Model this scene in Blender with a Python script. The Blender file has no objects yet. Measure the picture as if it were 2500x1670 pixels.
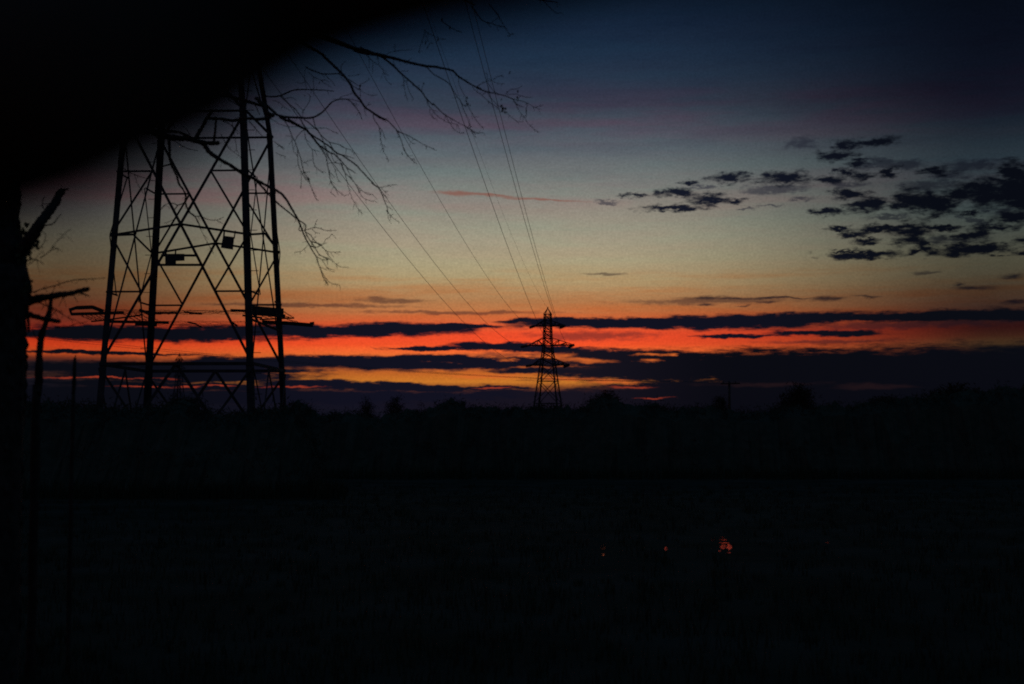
import bpy, bmesh, math, random
from mathutils import Vector, Matrix, noise as mnoise
R = math.radians
random.seed(7)
scene = bpy.context.scene
COL = scene.collection

# ------------------------------------------------------------------ camera
F = 3472.0            # focal length in photo pixels (50 mm on a 36 mm wide frame, 2500 px wide)
HZ = 1070.0           # row of the true horizon
EYE = 1.6
PITCH = math.atan((HZ - 835.0) / F)
CP, SP = math.cos(PITCH), math.sin(PITCH)
cam_d = bpy.data.cameras.new("camera")
cam_d.lens = 50.0
cam_d.sensor_width = 36.0
cam_d.clip_start = 0.02
cam_d.clip_end = 20000.0
cam_d.dof.use_dof = True
cam_d.dof.focus_distance = 60.0
cam_d.dof.aperture_fstop = 2.8
cam = bpy.data.objects.new("camera", cam_d)
cam.location = (0, 0, EYE)
cam.rotation_euler = (math.pi / 2 + PITCH, 0, 0)
COL.objects.link(cam)
scene.camera = cam

def ray(px, py):
    a = (px - 1250.0) / F
    b = (835.0 - py) / F
    return Vector((a, CP - b * SP, SP + b * CP))

def at(px, py, Y):
    """world point seen along (px,py) at distance Y north of the viewer"""
    d = ray(px, py)
    return Vector((0, 0, EYE)) + d * (Y / d.y)

def azel(px, py):
    d = ray(px, py).normalized()
    return math.degrees(math.atan2(d.x, d.y)), math.degrees(math.asin(d.z))

# ------------------------------------------------------------------ materials
def lin(c):
    def f(v):
        v /= 255.0
        return v / 12.92 if v <= 0.04045 else ((v + 0.055) / 1.055) ** 2.4
    return tuple(f(v) for v in c)

def mat(name, c1, c2, scale=6.0, rough=0.8, spec=0.2, bump=0.0, metallic=0.0):
    m = bpy.data.materials.new(name)
    m.use_nodes = True
    nt = m.node_tree
    b = nt.nodes["Principled BSDF"]
    tc = nt.nodes.new("ShaderNodeTexCoord")
    nz = nt.nodes.new("ShaderNodeTexNoise")
    nz.inputs["Scale"].default_value = scale
    nz.inputs["Detail"].default_value = 6.0
    nt.links.new(tc.outputs["Object"], nz.inputs["Vector"])
    rp = nt.nodes.new("ShaderNodeValToRGB")
    rp.color_ramp.elements[0].position = 0.35
    rp.color_ramp.elements[1].position = 0.65
    rp.color_ramp.elements[0].color = (*c1, 1)
    rp.color_ramp.elements[1].color = (*c2, 1)
    nt.links.new(nz.outputs["Fac"], rp.inputs["Fac"])
    nt.links.new(rp.outputs["Color"], b.inputs["Base Color"])
    b.inputs["Roughness"].default_value = rough
    b.inputs["Specular IOR Level"].default_value = spec
    b.inputs["Metallic"].default_value = metallic
    if bump:
        bp = nt.nodes.new("ShaderNodeBump")
        bp.inputs["Strength"].default_value = bump
        bp.inputs["Distance"].default_value = 0.02
        nt.links.new(nz.outputs["Fac"], bp.inputs["Height"])
        nt.links.new(bp.outputs["Normal"], b.inputs["Normal"])
    return m

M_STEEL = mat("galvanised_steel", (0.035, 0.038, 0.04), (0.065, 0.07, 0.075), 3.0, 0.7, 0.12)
M_RUST = mat("dull_bracket_steel", (0.04, 0.035, 0.03), (0.07, 0.06, 0.05), 9.0, 0.8, 0.1)
M_GLASS = mat("insulator_porcelain", (0.07, 0.04, 0.03), (0.10, 0.06, 0.045), 4.0, 0.3, 0.5)
M_WIRE = mat("weathered_aluminium_wire", (0.12, 0.12, 0.125), (0.16, 0.16, 0.165), 1.0, 0.6, 0.3)
M_SIGN = mat("enamel_plate_back", (0.04, 0.04, 0.04), (0.06, 0.06, 0.06), 5.0, 0.6, 0.15)
M_BARK = mat("bark", (0.035, 0.028, 0.022), (0.075, 0.062, 0.05), 14.0, 0.95, 0.1, 0.6)
M_TWIG = mat("twig_bark", (0.04, 0.03, 0.025), (0.07, 0.055, 0.045), 10.0, 0.95, 0.1)
M_LEAF = mat("withered_leaf", (0.05, 0.032, 0.018), (0.08, 0.05, 0.028), 8.0, 0.9, 0.1)
M_IVY = mat("ivy_leaf", (0.03, 0.05, 0.02), (0.045, 0.075, 0.03), 8.0, 0.6, 0.2)
M_HEDGE = mat("hedge_twigs", (0.042, 0.05, 0.034), (0.066, 0.07, 0.048), 3.0, 0.95, 0.05)
M_CROWN = mat("bare_crown_twigs", (0.035, 0.032, 0.02), (0.06, 0.055, 0.038), 2.0, 0.95, 0.05)
M_GRASS = mat("winter_grass", (0.03, 0.042, 0.02), (0.055, 0.06, 0.034), 1.2, 0.95, 0.05)
M_SOIL = mat("field_soil", (0.022, 0.026, 0.016), (0.046, 0.046, 0.034), 0.5, 1.0, 0.02, 0.5)
M_WOOD = mat("weathered_pole_wood", (0.05, 0.04, 0.03), (0.09, 0.075, 0.06), 5.0, 0.9, 0.1)

# ------------------------------------------------------------------ mesh helpers
class MB:
    def __init__(self):
        self.v = []; self.f = []
    def bar(self, a, b, w, t, n=None):
        """flat bar from a to b, w wide across (in the plane normal to n), t thick along n"""
        a = Vector(a); b = Vector(b)
        d = (b - a)
        if d.length < 1e-6: return
        d.normalize()
        if n is None:
            n = Vector((0, 1, 0)) if abs(d.y) < 0.9 else Vector((0, 0, 1))
        n = Vector(n); n = (n - d * n.dot(d)).normalized()
        s = d.cross(n)
        i = len(self.v)
        for p in (a, b):
            for x, y in ((-1, -1), (1, -1), (1, 1), (-1, 1)):
                self.v.append(p + s * (x * w / 2) + n * (y * t / 2))
        self.f += [(i, i+1, i+2, i+3), (i+7, i+6, i+5, i+4)]
        for k in range(4):
            j = (k + 1) % 4
            self.f.append((i+j, i+k, i+4+k, i+4+j))
    def angle(self, a, b, w, th, n1, n2):
        """L section: two flanges lying along directions n1 and n2 from the heel line a-b"""
        n1 = Vector(n1); n2 = Vector(n2)
        self.bar(Vector(a) + n1 * (w/2), Vector(b) + n1 * (w/2), w, th, n2)
        self.bar(Vector(a) + n2 * (w/2), Vector(b) + n2 * (w/2), w, th, n1)
    def box(self, c, sx, sy, sz):
        self.bar(Vector(c) - Vector((0, 0, sz/2)), Vector(c) + Vector((0, 0, sz/2)), sx, sy, (0, 1, 0))
    def tube(self, pts, rads, sides=6, cap=True):
        pts = [Vector(p) for p in pts]
        n = len(pts)
        if n < 2: return
        base = len(self.v)
        up = None
        for k in range(n):
            d = pts[min(k+1, n-1)] - pts[max(k-1, 0)]
            if d.length < 1e-9: d = Vector((0, 0, 1))
            d.normalize()
            if up is None:
                up = Vector((0, 1, 0)) if abs(d.y) < 0.9 else Vector((1, 0, 0))
            up = (up - d * up.dot(d))
            if up.length < 1e-6: up = Vector((1, 0, 0.3)); up = up - d * up.dot(d)
            up.normalize()
            s = d.cross(up)
            for q in range(sides):
                a = 2 * math.pi * q / sides
                self.v.append(pts[k] + (up * math.cos(a) + s * math.sin(a)) * rads[k])
        for k in range(n - 1):
            for q in range(sides):
                r = (q + 1) % sides
                i = base + k * sides
                self.f.append((i+q, i+r, i+sides+r, i+sides+q))
        if cap:
            self.f.append(tuple(base + q for q in reversed(range(sides))))
            self.f.append(tuple(base + (n-1)*sides + q for q in range(sides)))
    def leaf(self, c, L, W, rnd=random):
        c = Vector(c)
        d = Vector((rnd.uniform(-.5, .5), rnd.uniform(-.4, .4), -1)).normalized()
        s = d.cross(Vector((rnd.uniform(-.4, .4), 1, 0))).normalized()
        n = d.cross(s)
        i = len(self.v)
        self.v += [c, c + d*L*.45 + s*W*.5 + n*W*.15, c + d*L, c + d*L*.45 - s*W*.5 + n*W*.15]
        self.f += [(i, i+1, i+2), (i, i+2, i+3)]
    def build(self, name, m, parent=None, smooth=False):
        me = bpy.data.meshes.new(name)
        if parent is not None:
            o0 = parent.matrix_world.inverted() if False else Matrix.Translation(-world_loc(parent))
            vs = [o0 @ v for v in self.v]
        else:
            vs = self.v
        me.from_pydata([tuple(v) for v in vs], [], self.f)
        me.validate(clean_customdata=False)
        if smooth:
            me.polygons.foreach_set("use_smooth", [True] * len(me.polygons))
        me.materials.append(m)
        o = bpy.data.objects.new(name, me)
        COL.objects.link(o)
        if parent is not None: o.parent = parent
        return o

def world_loc(o):
    v = Vector(o.location)
    while o.parent is not None:
        o = o.parent; v += Vector(o.location)
    return v

def tag(o, label=None, cat=None, group=None, kind=None):
    if label: o["label"] = label
    if cat: o["category"] = cat
    if group: o["group"] = group
    if kind: o["kind"] = kind
    return o

def thing(name, label, cat, loc, group=None):
    o = bpy.data.objects.new(name, None)
    o.empty_display_size = 0.3
    o.location = loc
    COL.objects.link(o)
    return tag(o, label, cat, group)

def smooth_line(pts, step):
    """Catmull-Rom resampling of 3D points (list of (Vector, radius))"""
    out = []
    n = len(pts)
    for k in range(n - 1):
        p0 = pts[max(k-1, 0)]; p1 = pts[k]; p2 = pts[k+1]; p3 = pts[min(k+2, n-1)]
        L = (p2[0] - p1[0]).length
        m = max(1, min(8, int(L / step)))
        for j in range(m):
            t = j / m
            t2, t3 = t*t, t*t*t
            v = 0.5 * ((2*p1[0]) + (-p0[0] + p2[0])*t + (2*p0[0] - 5*p1[0] + 4*p2[0] - p3[0])*t2 + (-p0[0] + 3*p1[0] - 3*p2[0] + p3[0])*t3)
            out.append((v, p1[1] + (p2[1] - p1[1]) * t))
    out.append(pts[-1])
    return out

# ------------------------------------------------------------------ lattice pylons
def pylon(name, label, group, cx, cy, yaw, levels, arms, peak, wl, wb, parts=True, cage=None, armw=1.1):
    """levels: list of (z, width); faces braced with big X panels between listed levels.
    arms: list of (z, left reach, right reach, depth). returns (root, tips dict, corner function)"""
    c, s = math.cos(yaw), math.sin(yaw)
    ux = Vector((c, -s, 0)); uy = Vector((s, c, 0)); uz = Vector((0, 0, 1))
    O = Vector((cx, cy, 0))
    def width(z):
        for (z0, w0), (z1, w1) in zip(levels, levels[1:]):
            if z <= z1: return w0 + (w1 - w0) * (z - z0) / (z1 - z0)
        return levels[-1][1]
    def P(ix, iy, z):
        w = width(z)
        return O + ux * (ix * w / 2) + uy * (iy * w / 2) + uz * z
    root = thing(name, label, "pylon", O, group)
    corners = [(-1, -1), (1, -1), (1, 1), (-1, 1)]
    ztop = levels[-1][0]
    for ix, iy in corners:
        mb = MB()
        zs = [l[0] for l in levels]
        for z0, z1 in zip(zs, zs[1:]):
            k = max(0.55, 1 - 0.45 * (z0 / ztop))
            mb.angle(P(ix, iy, z0 - (0.3 if z0 == 0 else 0)), P(ix, iy, z1), wl * k, wl * k * 0.14, ux * -ix, uy * -iy)
        if parts:      # splice plates
            for z in zs[1:-1]:
                mb.bar(P(ix, iy, z - .4) - ux*(ix*wl*.44), P(ix, iy, z + .12) - ux*(ix*wl*.44), wl * 1.0, .03, uy)
        mb.build("leg", M_STEEL, root)
    faces = [((-1, -1), (1, -1), uy * -1), ((1, -1), (1, 1), ux), ((1, 1), (-1, 1), uy), ((-1, 1), (-1, -1), ux * -1)]
    for (a, b, nrm) in faces:
        mb = MB()
        def Q(t, z):            # point on the face: t 0..1 from corner a to corner b
            pa, pb = P(*a, z), P(*b, z)
            return pa + (pb - pa) * t
        def br(p, q, w, off=0.0):
            mb.bar(p + nrm * off, q + nrm * off, w, w * 0.3, nrm)
        for i, (z0, z1) in enumerate(zip([l[0] for l in levels], [l[0] for l in levels][1:])):
            w0, w1 = width(z0), width(z1)
            rich = cage and i in cage["rich"]
            if cage and i == cage.get("foot"):
                # inverted V legs below the lowest ring
                br(Q(0, z1), Q(1, z1), wb * 1.25, .03)
                br(Q(.5, z1), Q(.02, z0 + .25), wb * 1.15, .0)
                br(Q(.5, z1), Q(.98, z0 + .25), wb * 1.15, -.03)
                zq = (z0 + .25 + z1) / 2
                br(Q(0, z1 - .12), Q(.26, zq), wb * .9, .04)
                br(Q(1, z1 - .12), Q(.74, zq), wb * .9, .04)
                br(Q(0, zq), Q(.26, zq), wb * .7, .05)
                br(Q(1, zq), Q(.74, zq), wb * .7, .05)
                continue
            # crossing of the two diagonals
            tz = w0 / (w0 + w1)
            zx = z0 + (z1 - z0) * tz
            br(Q(0, z0), Q(1, z1), wb, 0.0)
            br(Q(1, z0), Q(0, z1), wb, -wb * 0.45)
            br(Q(0, z1), Q(1, z1), wb * 0.85, wb * 0.4)
            if rich:
                zh = cage["zmid"]
                X = Q(.5, zx)
                br(Q(0, zh), X, wb * .85, wb * .45); br(Q(1, zh), X, wb * .85, wb * .45)
                zu = z1 - (z1 - zx) * 0.53; zd = z0 + (zx - z0) * 0.515
                def dia(ta, za, tb, zb, z):
                    k = (z - za) / (zb - za)
                    return Q(ta, za) + (Q(tb, zb) - Q(ta, za)) * k
                for side in (0, 1):
                    nu = dia(side, z1, 1 - side, z0, zu)
                    nd = dia(side, z0, 1 - side, z1, zd)
                    br(Q(side, zh), nu, wb * .75, wb * .8); br(Q(side, zh), nd, wb * .75, wb * .8)
                    br(Q(side, zu), nu, wb * .7, wb * .3); br(Q(side, zd), nd, wb * .7, wb * .3)
        mb.build("brace_panel", M_STEEL, root)
    tips = {}
    for k, (z, lr, rr, dep) in enumerate(arms):
        for sgn, reach in ((-1, lr), (1, rr)):
            mb = MB()
            tip = O + ux * (sgn * reach) + uz * z
            zu = z + dep
            roots_lo = [P(sgn, -1, z), P(sgn, 1, z)]
            roots_hi = [P(sgn, -1, zu), P(sgn, 1, zu)]
            bw = wb * armw
            for p in roots_lo: mb.bar(p, tip, bw * 1.25, bw * .9, uz)
            for p in roots_hi: mb.bar(p, tip, bw * .7, bw * .5, uz)
            for t0, t1 in ((0.0, .33), (.33, .66)):
                a0 = roots_lo[0].lerp(tip, t0); b1 = roots_hi[0].lerp(tip, t1)
                mb.bar(a0, b1, bw * .5, bw * .35, uy)
                a0 = roots_lo[1].lerp(tip, t0); b1 = roots_hi[1].lerp(tip, t1)
                mb.bar(a0, b1, bw * .5, bw * .35, uy)
                mb.bar(roots_lo[0].lerp(tip, t0), roots_lo[1].lerp(tip, t1), bw * .5, bw * .3, uz)
                mb.bar(roots_lo[0].lerp(tip, t1), roots_hi[0].lerp(tip, t1), bw * .5, bw * .35, uy)
            mb.build("crossarm", M_STEEL, root)
            tips[(k, sgn)] = tip
    mb = MB()
    top = O + uz * peak
    for ix, iy in corners:
        mb.bar(P(ix, iy, ztop), top, wb * 1.1, wb * .6, uy)
    mb.bar(top - uz * .1, top + uz * .25, wb * 1.4, wb * 1.4, uy)
    mb.build("earthwire_peak", M_STEEL, root)
    tips["peak"] = top
    return root, tips, P, (ux, uy, uz)

def insulator(parent, a, b, n=8, r=.13):
    """string of discs from a to b"""
    a = Vector(a); b = Vector(b)
    pts, rad = [], []
    for k in range(n * 2 + 1):
        pts.append(a.lerp(b, k / (n * 2)))
        rad.append(r if k % 2 else r * .45)
    mb = MB(); mb.tube(pts, rad, 8)
    return mb.build("insulator", M_GLASS, parent)

# ---- near pylon (fitted from its four legs)
E = EYE
NX, NY, NYAW = -10.59, 47.74 , 0.049
zr1, zr2, zr3 = E + 2.37, E + 6.54, E + 10.62
near_levels = [(0, 5.32), (zr1, 4.9), (zr3, 4.04), (E + 14.2, 3.0), (E + 17.5, 2.3), (E + 20.0, 1.95), (E + 22.0, 1.7), (E + 24.0, 1.5), (E + 25.2, 1.4)]
tip_x = {0: (-12.09, -3.92), 1: (-12.39, -2.91), 2: (-12.2, -3.61)}
near_arms = [(E + 17.5, NX + 13.3, 7.2, 1.7), (E + 20.0, NX + 13.6, 8.2, 1.5), (E + 24.0, NX + 13.3, 7.4, 1.1)]
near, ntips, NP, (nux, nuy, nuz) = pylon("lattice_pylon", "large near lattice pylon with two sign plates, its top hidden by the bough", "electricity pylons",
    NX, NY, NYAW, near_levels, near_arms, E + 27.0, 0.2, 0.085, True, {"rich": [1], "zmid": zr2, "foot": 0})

def near_face(px, py, side):
    """point on the near (-1) or far (+1) face of the near pylon"""
    d = ray(px, py)
    Y = NY
    for _ in range(6):
        p = at(px, py, Y)
        pa = NP(-1, side, p.z); pb = NP(1, side, p.z)
        t = (p.x - pa.x) / (pb.x - pa.x)
        Y = pa.y + (pb.y - pa.y) * t
    return at(px, py, Y)

# step bolts on two legs
for k in range(16):
    z = E + 1.2 + k * 0.66
    for p, sg in ((NP(-1, 1, z), -1), (NP(1, -1, z + .2), 1)):
        mb = MB(); mb.tube([p, p + nux * (.29 * sg)], [.011, .011], 5)
        mb.build("step_bolt", M_RUST, near)


# sign plates with their rails and straps
OFF = nuy * -0.09
mb = MB()
for (x0, x1, y) in ((394, 481, 624), (382, 492, 647)):
    mb.bar(near_face(x0, y, -1) + OFF * .3, near_face(x1, y, -1) + OFF * .3, .075, .03, nuy)
mb.build("sign_rail", M_STEEL, near)
def plate(pxs, th=.03):
    ps = [near_face(x, y, -1) + OFF for x, y in pxs]
    m = MB(); n = len(ps)
    m.v = [p + nuy * -th for p in ps] + [p for p in ps]
    m.f = [tuple(range(n)), tuple(reversed(range(n, 2*n)))] + [((k+1) % n, k, n+k, n+(k+1) % n) for k in range(n)]
    return m
pl = plate([(405.5, 620.8), (452.6, 620.8), (452.6, 637.4), (432, 638.2), (431.6, 649), (406, 650.6)])
p1 = pl.build("sign_plate", M_SIGN, near); p1["label"] = "wide notched sign plate on two rails"
m = MB()
m.bar(near_face(430.5, 608, -1) + OFF*.7, near_face(429.5, 626, -1) + OFF*.7, .045, .02, nuy)
m.build("strap", M_RUST, p1); m = MB()
m.bar(near_face(406.5, 613, -1) + OFF*.7, near_face(407, 624, -1) + OFF*.7, .045, .02, nuy)
m.build("strap", M_RUST, p1)
pl = plate([(547, 576.6), (573.6, 580), (570.6, 610.6), (541.4, 606)])
p2 = pl.build("sign_plate", M_SIGN, near); p2["label"] = "square sign plate hanging slightly askew"
m = MB()
m.bar(near_face(549, 562, -1) + OFF*.7, near_face(547.6, 580, -1) + OFF*.7, .05, .02, nuy)
m.build("strap", M_RUST, p2); m = MB()
m.bar(near_face(575.6, 564, -1) + OFF*.7, near_face(573, 583, -1) + OFF*.7, .035, .02, nuy)
m.build("strap", M_RUST, p2)

# anti-climbing guards: bar outriggers and barbed strands round the tower at one height
zg = (near_face(250, 765, -1)).z
mb = MB()
def gb(x0, y0, x1, y1, side, w, out=0.0):
    o = nuy * (side * out)
    a = near_face(x0, y0, side) + o; b = near_face(x1, y1, side) + o
    mb.bar(a, b, w, .05, nuy)
# left outrigger: two bars meeting in a flattened loop
gb(169, 757, 186, 751.5, -1, .10); gb(186, 751.5, 226, 750, -1, .12); gb(226, 750, 252, 760, -1, .12)
gb(171, 757, 175, 768, -1, .06)
gb(174, 767, 302, 763.5, -1, .095)
mb.build("climbing_guard", M_RUST, near); mb = MB()
gb(223, 785, 262, 781, 1, .05); gb(262, 781, 345, 769, 1, .05)
gb(255, 785, 412, 787.5, 1, .10); gb(330, 791, 383, 793, 1, .12)
mb.build("climbing_guard", M_RUST, near); mb = MB()
gb(340, 757, 362, 764, -1, .10); gb(362, 764, 436, 764, -1, .07); gb(372, 765.5, 392, 766.3, -1, .05)
mb.build("climbing_guard", M_RUST, near); mb = MB()
gb(449, 761.5, 470, 763.5, -1, .05); gb(462, 765, 493, 766.5, -1, .05)
mb.build("climbing_guard", M_RUST, near); mb = MB()
gb(458, 786.5, 476, 790, 1, .05); gb(474, 789, 492, 798.5, 1, .05)
mb.build("climbing_guard", M_RUST, near); mb = MB()
gb(563, 757.5, 606, 759, -1, .08)
gb(592, 770, 640, 776, -1, .06)
gb(566, 786, 580, 796, -1, .05)
mb.build("climbing_guard", M_RUST, near); mb = MB()
gb(634, 780, 718, 776.5, 1, .05)
gb(640, 786, 700, 789, 1, .13); gb(692, 788, 764, 794, 1, .13); gb(757, 790, 767, 789, 1, .10)
mb.build("climbing_guard", M_RUST, near); mb = MB()
a = near_face(599, 755, -1) + nux * .05; b = near_face(688, 762, 1) + nux * .05
mb.bar(a, b, .26, .04, nux)
mb.bar(a + nuz * -.12 + nux*.06, b + nuz * -.14 + nux*.06, .12, .04, nux)
mb.bar(NP(1, -1, zg) - nuz*.2, NP(1, 1, zg) - nuz*.25, .07, .04, nux)
mb.build("climbing_guard", M_RUST, near)
mb = MB()
rg = random.Random(3)
def strand(p, q, sag, seed):
    n = 40
    pts = []
    for k in range(n + 1):
        t = k / n
        v = Vector(p).lerp(Vector(q), t); v.z -= 4 * sag * t * (1 - t)
        v += Vector((rg.uniform(-.012, .012), rg.uniform(-.012, .012), rg.uniform(-.014, .014)))
        pts.append(v)
        if 0 < k < n:
            d = Vector((rg.uniform(-1, 1), rg.uniform(-1, 1), rg.uniform(-1, 1))).normalized() * .035
            mb.tube([v - d, v + d], [.004, .004], 3)
    mb.tube(pts, [.0065] * len(pts), 4)
for k, (y0, y1) in enumerate(((756, 757), (759, 759.5), (762, 761.5), (765, 764), (767.5, 768))):
    strand(near_face(250, y0, -1) + nuy * (-.1 * k), near_face(612, y1, -1) + nuy * (-.1 * k), .02, k)
for k, (y0, y1) in enumerate(((784, 783), (787, 785), (790, 789), (792.5, 791.5), (796, 795))):
    strand(near_face(350, y0, 1) + nuy * (.1 * k), near_face(690, y1, 1) + nuy * (.1 * k), .02, k)
for k in range(5):       # slanting strands between the outer and inner bars
    strand(near_face(195 + k*12, 768, -1), near_face(225 + k*12, 781, 1), .02, k)
    strand(near_face(300 + k*14, 765, -1), near_face(330 + k*14, 782, 1), .02, k)
    strand(near_face(628 + k*14, 764, -1), near_face(655 + k*14, 777, 1), .02, k)
strand(near_face(692, 760, 1), near_face(718, 775, 1), .02, 1)
strand(near_face(700, 780, 1), near_face(726, 785, 1), .01, 1)
mb.build("barbed_wire", M_RUST, near)

# ---- far pylon on the same line
YF = 268.0
fc = at(1337.5, 900, YF)
S = YF / F
def fz(py): return at(1337.5, py, YF).z
far_levels = [(0, 6.0), (fz(985), 4.5), (fz(931), 3.45), (fz(893), 2.75), (fz(876), 2.35), (fz(860), 2.0), (fz(843.5), 1.75), (fz(826), 1.6), (fz(810), 1.52), (fz(796), 1.46), (fz(783), 1.4), (fz(767.4), 1.32)]
far_arms = [(fz(891), 40 * S, 53.5 * S, 1.2), (fz(843), 51 * S, 65.5 * S, 1.4), (fz(795.5), 33 * S, 43.5 * S, 1.0)]
far, ftips, FP, fax = pylon("lattice_pylon", "whole distant lattice pylon with three tiers of crossarms against the orange horizon", "electricity pylons",
    fc.x, YF, 0.23, far_levels, far_arms, fz(752.5), 0.30, 0.13, False, None, 2.0)

# ---- conductors
conductors = [
 ("W1", (-12.09, 17.5), (2.63, 13.57), 3.30, (0, -1), "overhead wire meeting left tip of the distant pylon's lowest crossarm"),
 ("W2", (-12.19, 20.0), (1.70, 17.21), 3.23, (1, -1), "overhead wire meeting left tip of the distant pylon's middle crossarm"),
 ("W3", (-10.88, 24.0), (3.33, 20.86), 2.92, (2, -1), "overhead wire meeting left tip of the distant pylon's top crossarm"),
 ("W4", (-3.92, 17.5), (9.74, 13.41), 2.69, (0, 1), "overhead wire meeting right tip of the distant pylon's lowest crossarm"),
 ("W5", (-2.91, 20.0), (10.67, 17.13), 2.46, (1, 1), "overhead wire meeting right tip of the distant pylon's middle crossarm"),
 ("W6", (-3.61, 24.0), (9.06, 20.78), 1.44, (2, 1), "overhead wire meeting right tip of the distant pylon's top crossarm"),
 ("E", (-7.09, 27.0), (6.74, 24.59), 2.75, "peak", "faint thin earth wire running to the very top of the distant pylon"),
]
for nm, (nx, nz), (fx, fzz), sag, key, label in conductors:
    a = Vector((nx, 48.0, nz + E)); b = Vector((fx, YF, fzz + E))
    n = 60
    pts, rad = [], []
    r0 = 0.0125 if nm != "E" else 0.006
    for k in range(n + 1):
        t = (k / n) ** 1.25
        v = a.lerp(b, t); v.z -= 4 * sag * t * (1 - t)
        pts.append(v); rad.append(r0 * (1.0 + 1.3 * t))
    m = MB(); m.tube(pts, rad, 6)
    # each wire starts at its own thing-base so that it is one mesh
    o = m.build("power_line", M_WIRE)
    tag(o, label, "overhead wire", "wires strung between the two pylons")
    if key != "peak":
        tip = ftips[key]
        d = (b - tip)
        insulator(far, tip, b, 7, .27)
        tip = ntips[key]
        insulator(near, tip, a, 9, .13)

# ---- a third, very distant pylon seen between the near pylon's legs
Y3 = 470.0
c3 = at(437.5, 900, Y3)
def z3(py): return at(437.5, py, Y3).z
lv3 = [(0, 4.6), (z3(985), 3.4), (z3(950), 2.3), (z3(925), 1.75), (z3(900), 1.4), (z3(876), 1.2)]
pylon("lattice_pylon", "tiny faint pylon on the skyline seen between the legs of the big pylon", "electricity pylons",
      c3.x, Y3, 0.3, lv3, [(z3(920), 2.0, 2.0, 1.2), (z3(900), 2.4, 2.4, 1.2), (z3(880), 1.7, 1.7, 1.0)], z3(864), 0.3, 0.12, False, None)

# ---- wooden pole line crossing behind
def wood_pole(name, label, base, h, group):
    root = thing(name, label, "pole", base, group)
    m = MB(); b = Vector(base)
    m.tube([b - Vector((0, 0, .4)), b + Vector((0, 0, h * .5)), b + Vector((0, 0, h))], [.2, .18, .15], 10)
    m.build("pole_shaft", M_WOOD, root, True)
    m = MB()
    m.bar(b + Vector((-1.15, -.16, h - .35)), b + Vector((1.35, -.16, h - .30)), .16, .12, (0, 1, 0))
    m.build("crossarm", M_WOOD, root)
    for dx in (-.8, .8):
        m = MB(); p = b + Vector((dx, -.16, h - .25))
        m.tube([p, p + Vector((0, 0, .08)), p + Vector((0, 0, .16)), p + Vector((0, 0, .24))], [.05, .09, .06, .08], 8)
        m.build("insulator", M_GLASS, root)
    return root
pr = at(1781, 1000, 185); pr.z = 0
plf = Vector((-40.3, 100.0, 0))
wood_pole("wooden_pole", "wooden pole with short crossarm beside a round bush on the skyline", pr, E + 7.42, "wooden poles of the low line")
wood_pole("wooden_pole", "wooden pole past the left edge carrying the low line", plf, E + 7.9, "wooden poles of the low line")
for dx, lab in ((-.8, "upper of two thin low wires crossing the red gap behind the near pylon"), (.8, "lower of two thin low wires crossing the red gap behind the near pylon")):
    a = plf + Vector((dx, -.16, E + 7.9)); b = pr + Vector((dx, -.16, E + 7.4))
    m = MB(); pts = []
    for k in range(41):
        t = k / 40; v = a.lerp(b, t); v.z -= 4 * 1.22 * t * (1 - t); pts.append(v)
    m.tube(pts, [.010 + .012 * k / 40 for k in range(41)], 5)
    tag(m.build("low_wire", M_WIRE), lab, "overhead wire", "wires of the low pole line")

# ------------------------------------------------------------------ the bare tree on the left
Z = {"1": (640, 100, 7.467), "2": (880, 80, 7.467), "3": (1080, 120, 7.127), "4": (650, 260, 7.467), "5": (680, 370, 7.128),
     "6": (900, 200, 7.467), "7": (640, 440, 5.808), "8": (980, 0, 5.59), "a": (200, 200, 4.356), "l": (20, 440, 7.127), "m": (20, 640, 4.354)}
def zp(z, p):
    x, y, s = Z[z]
    return (x + p[0] / s, y + p[1] / s)

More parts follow.
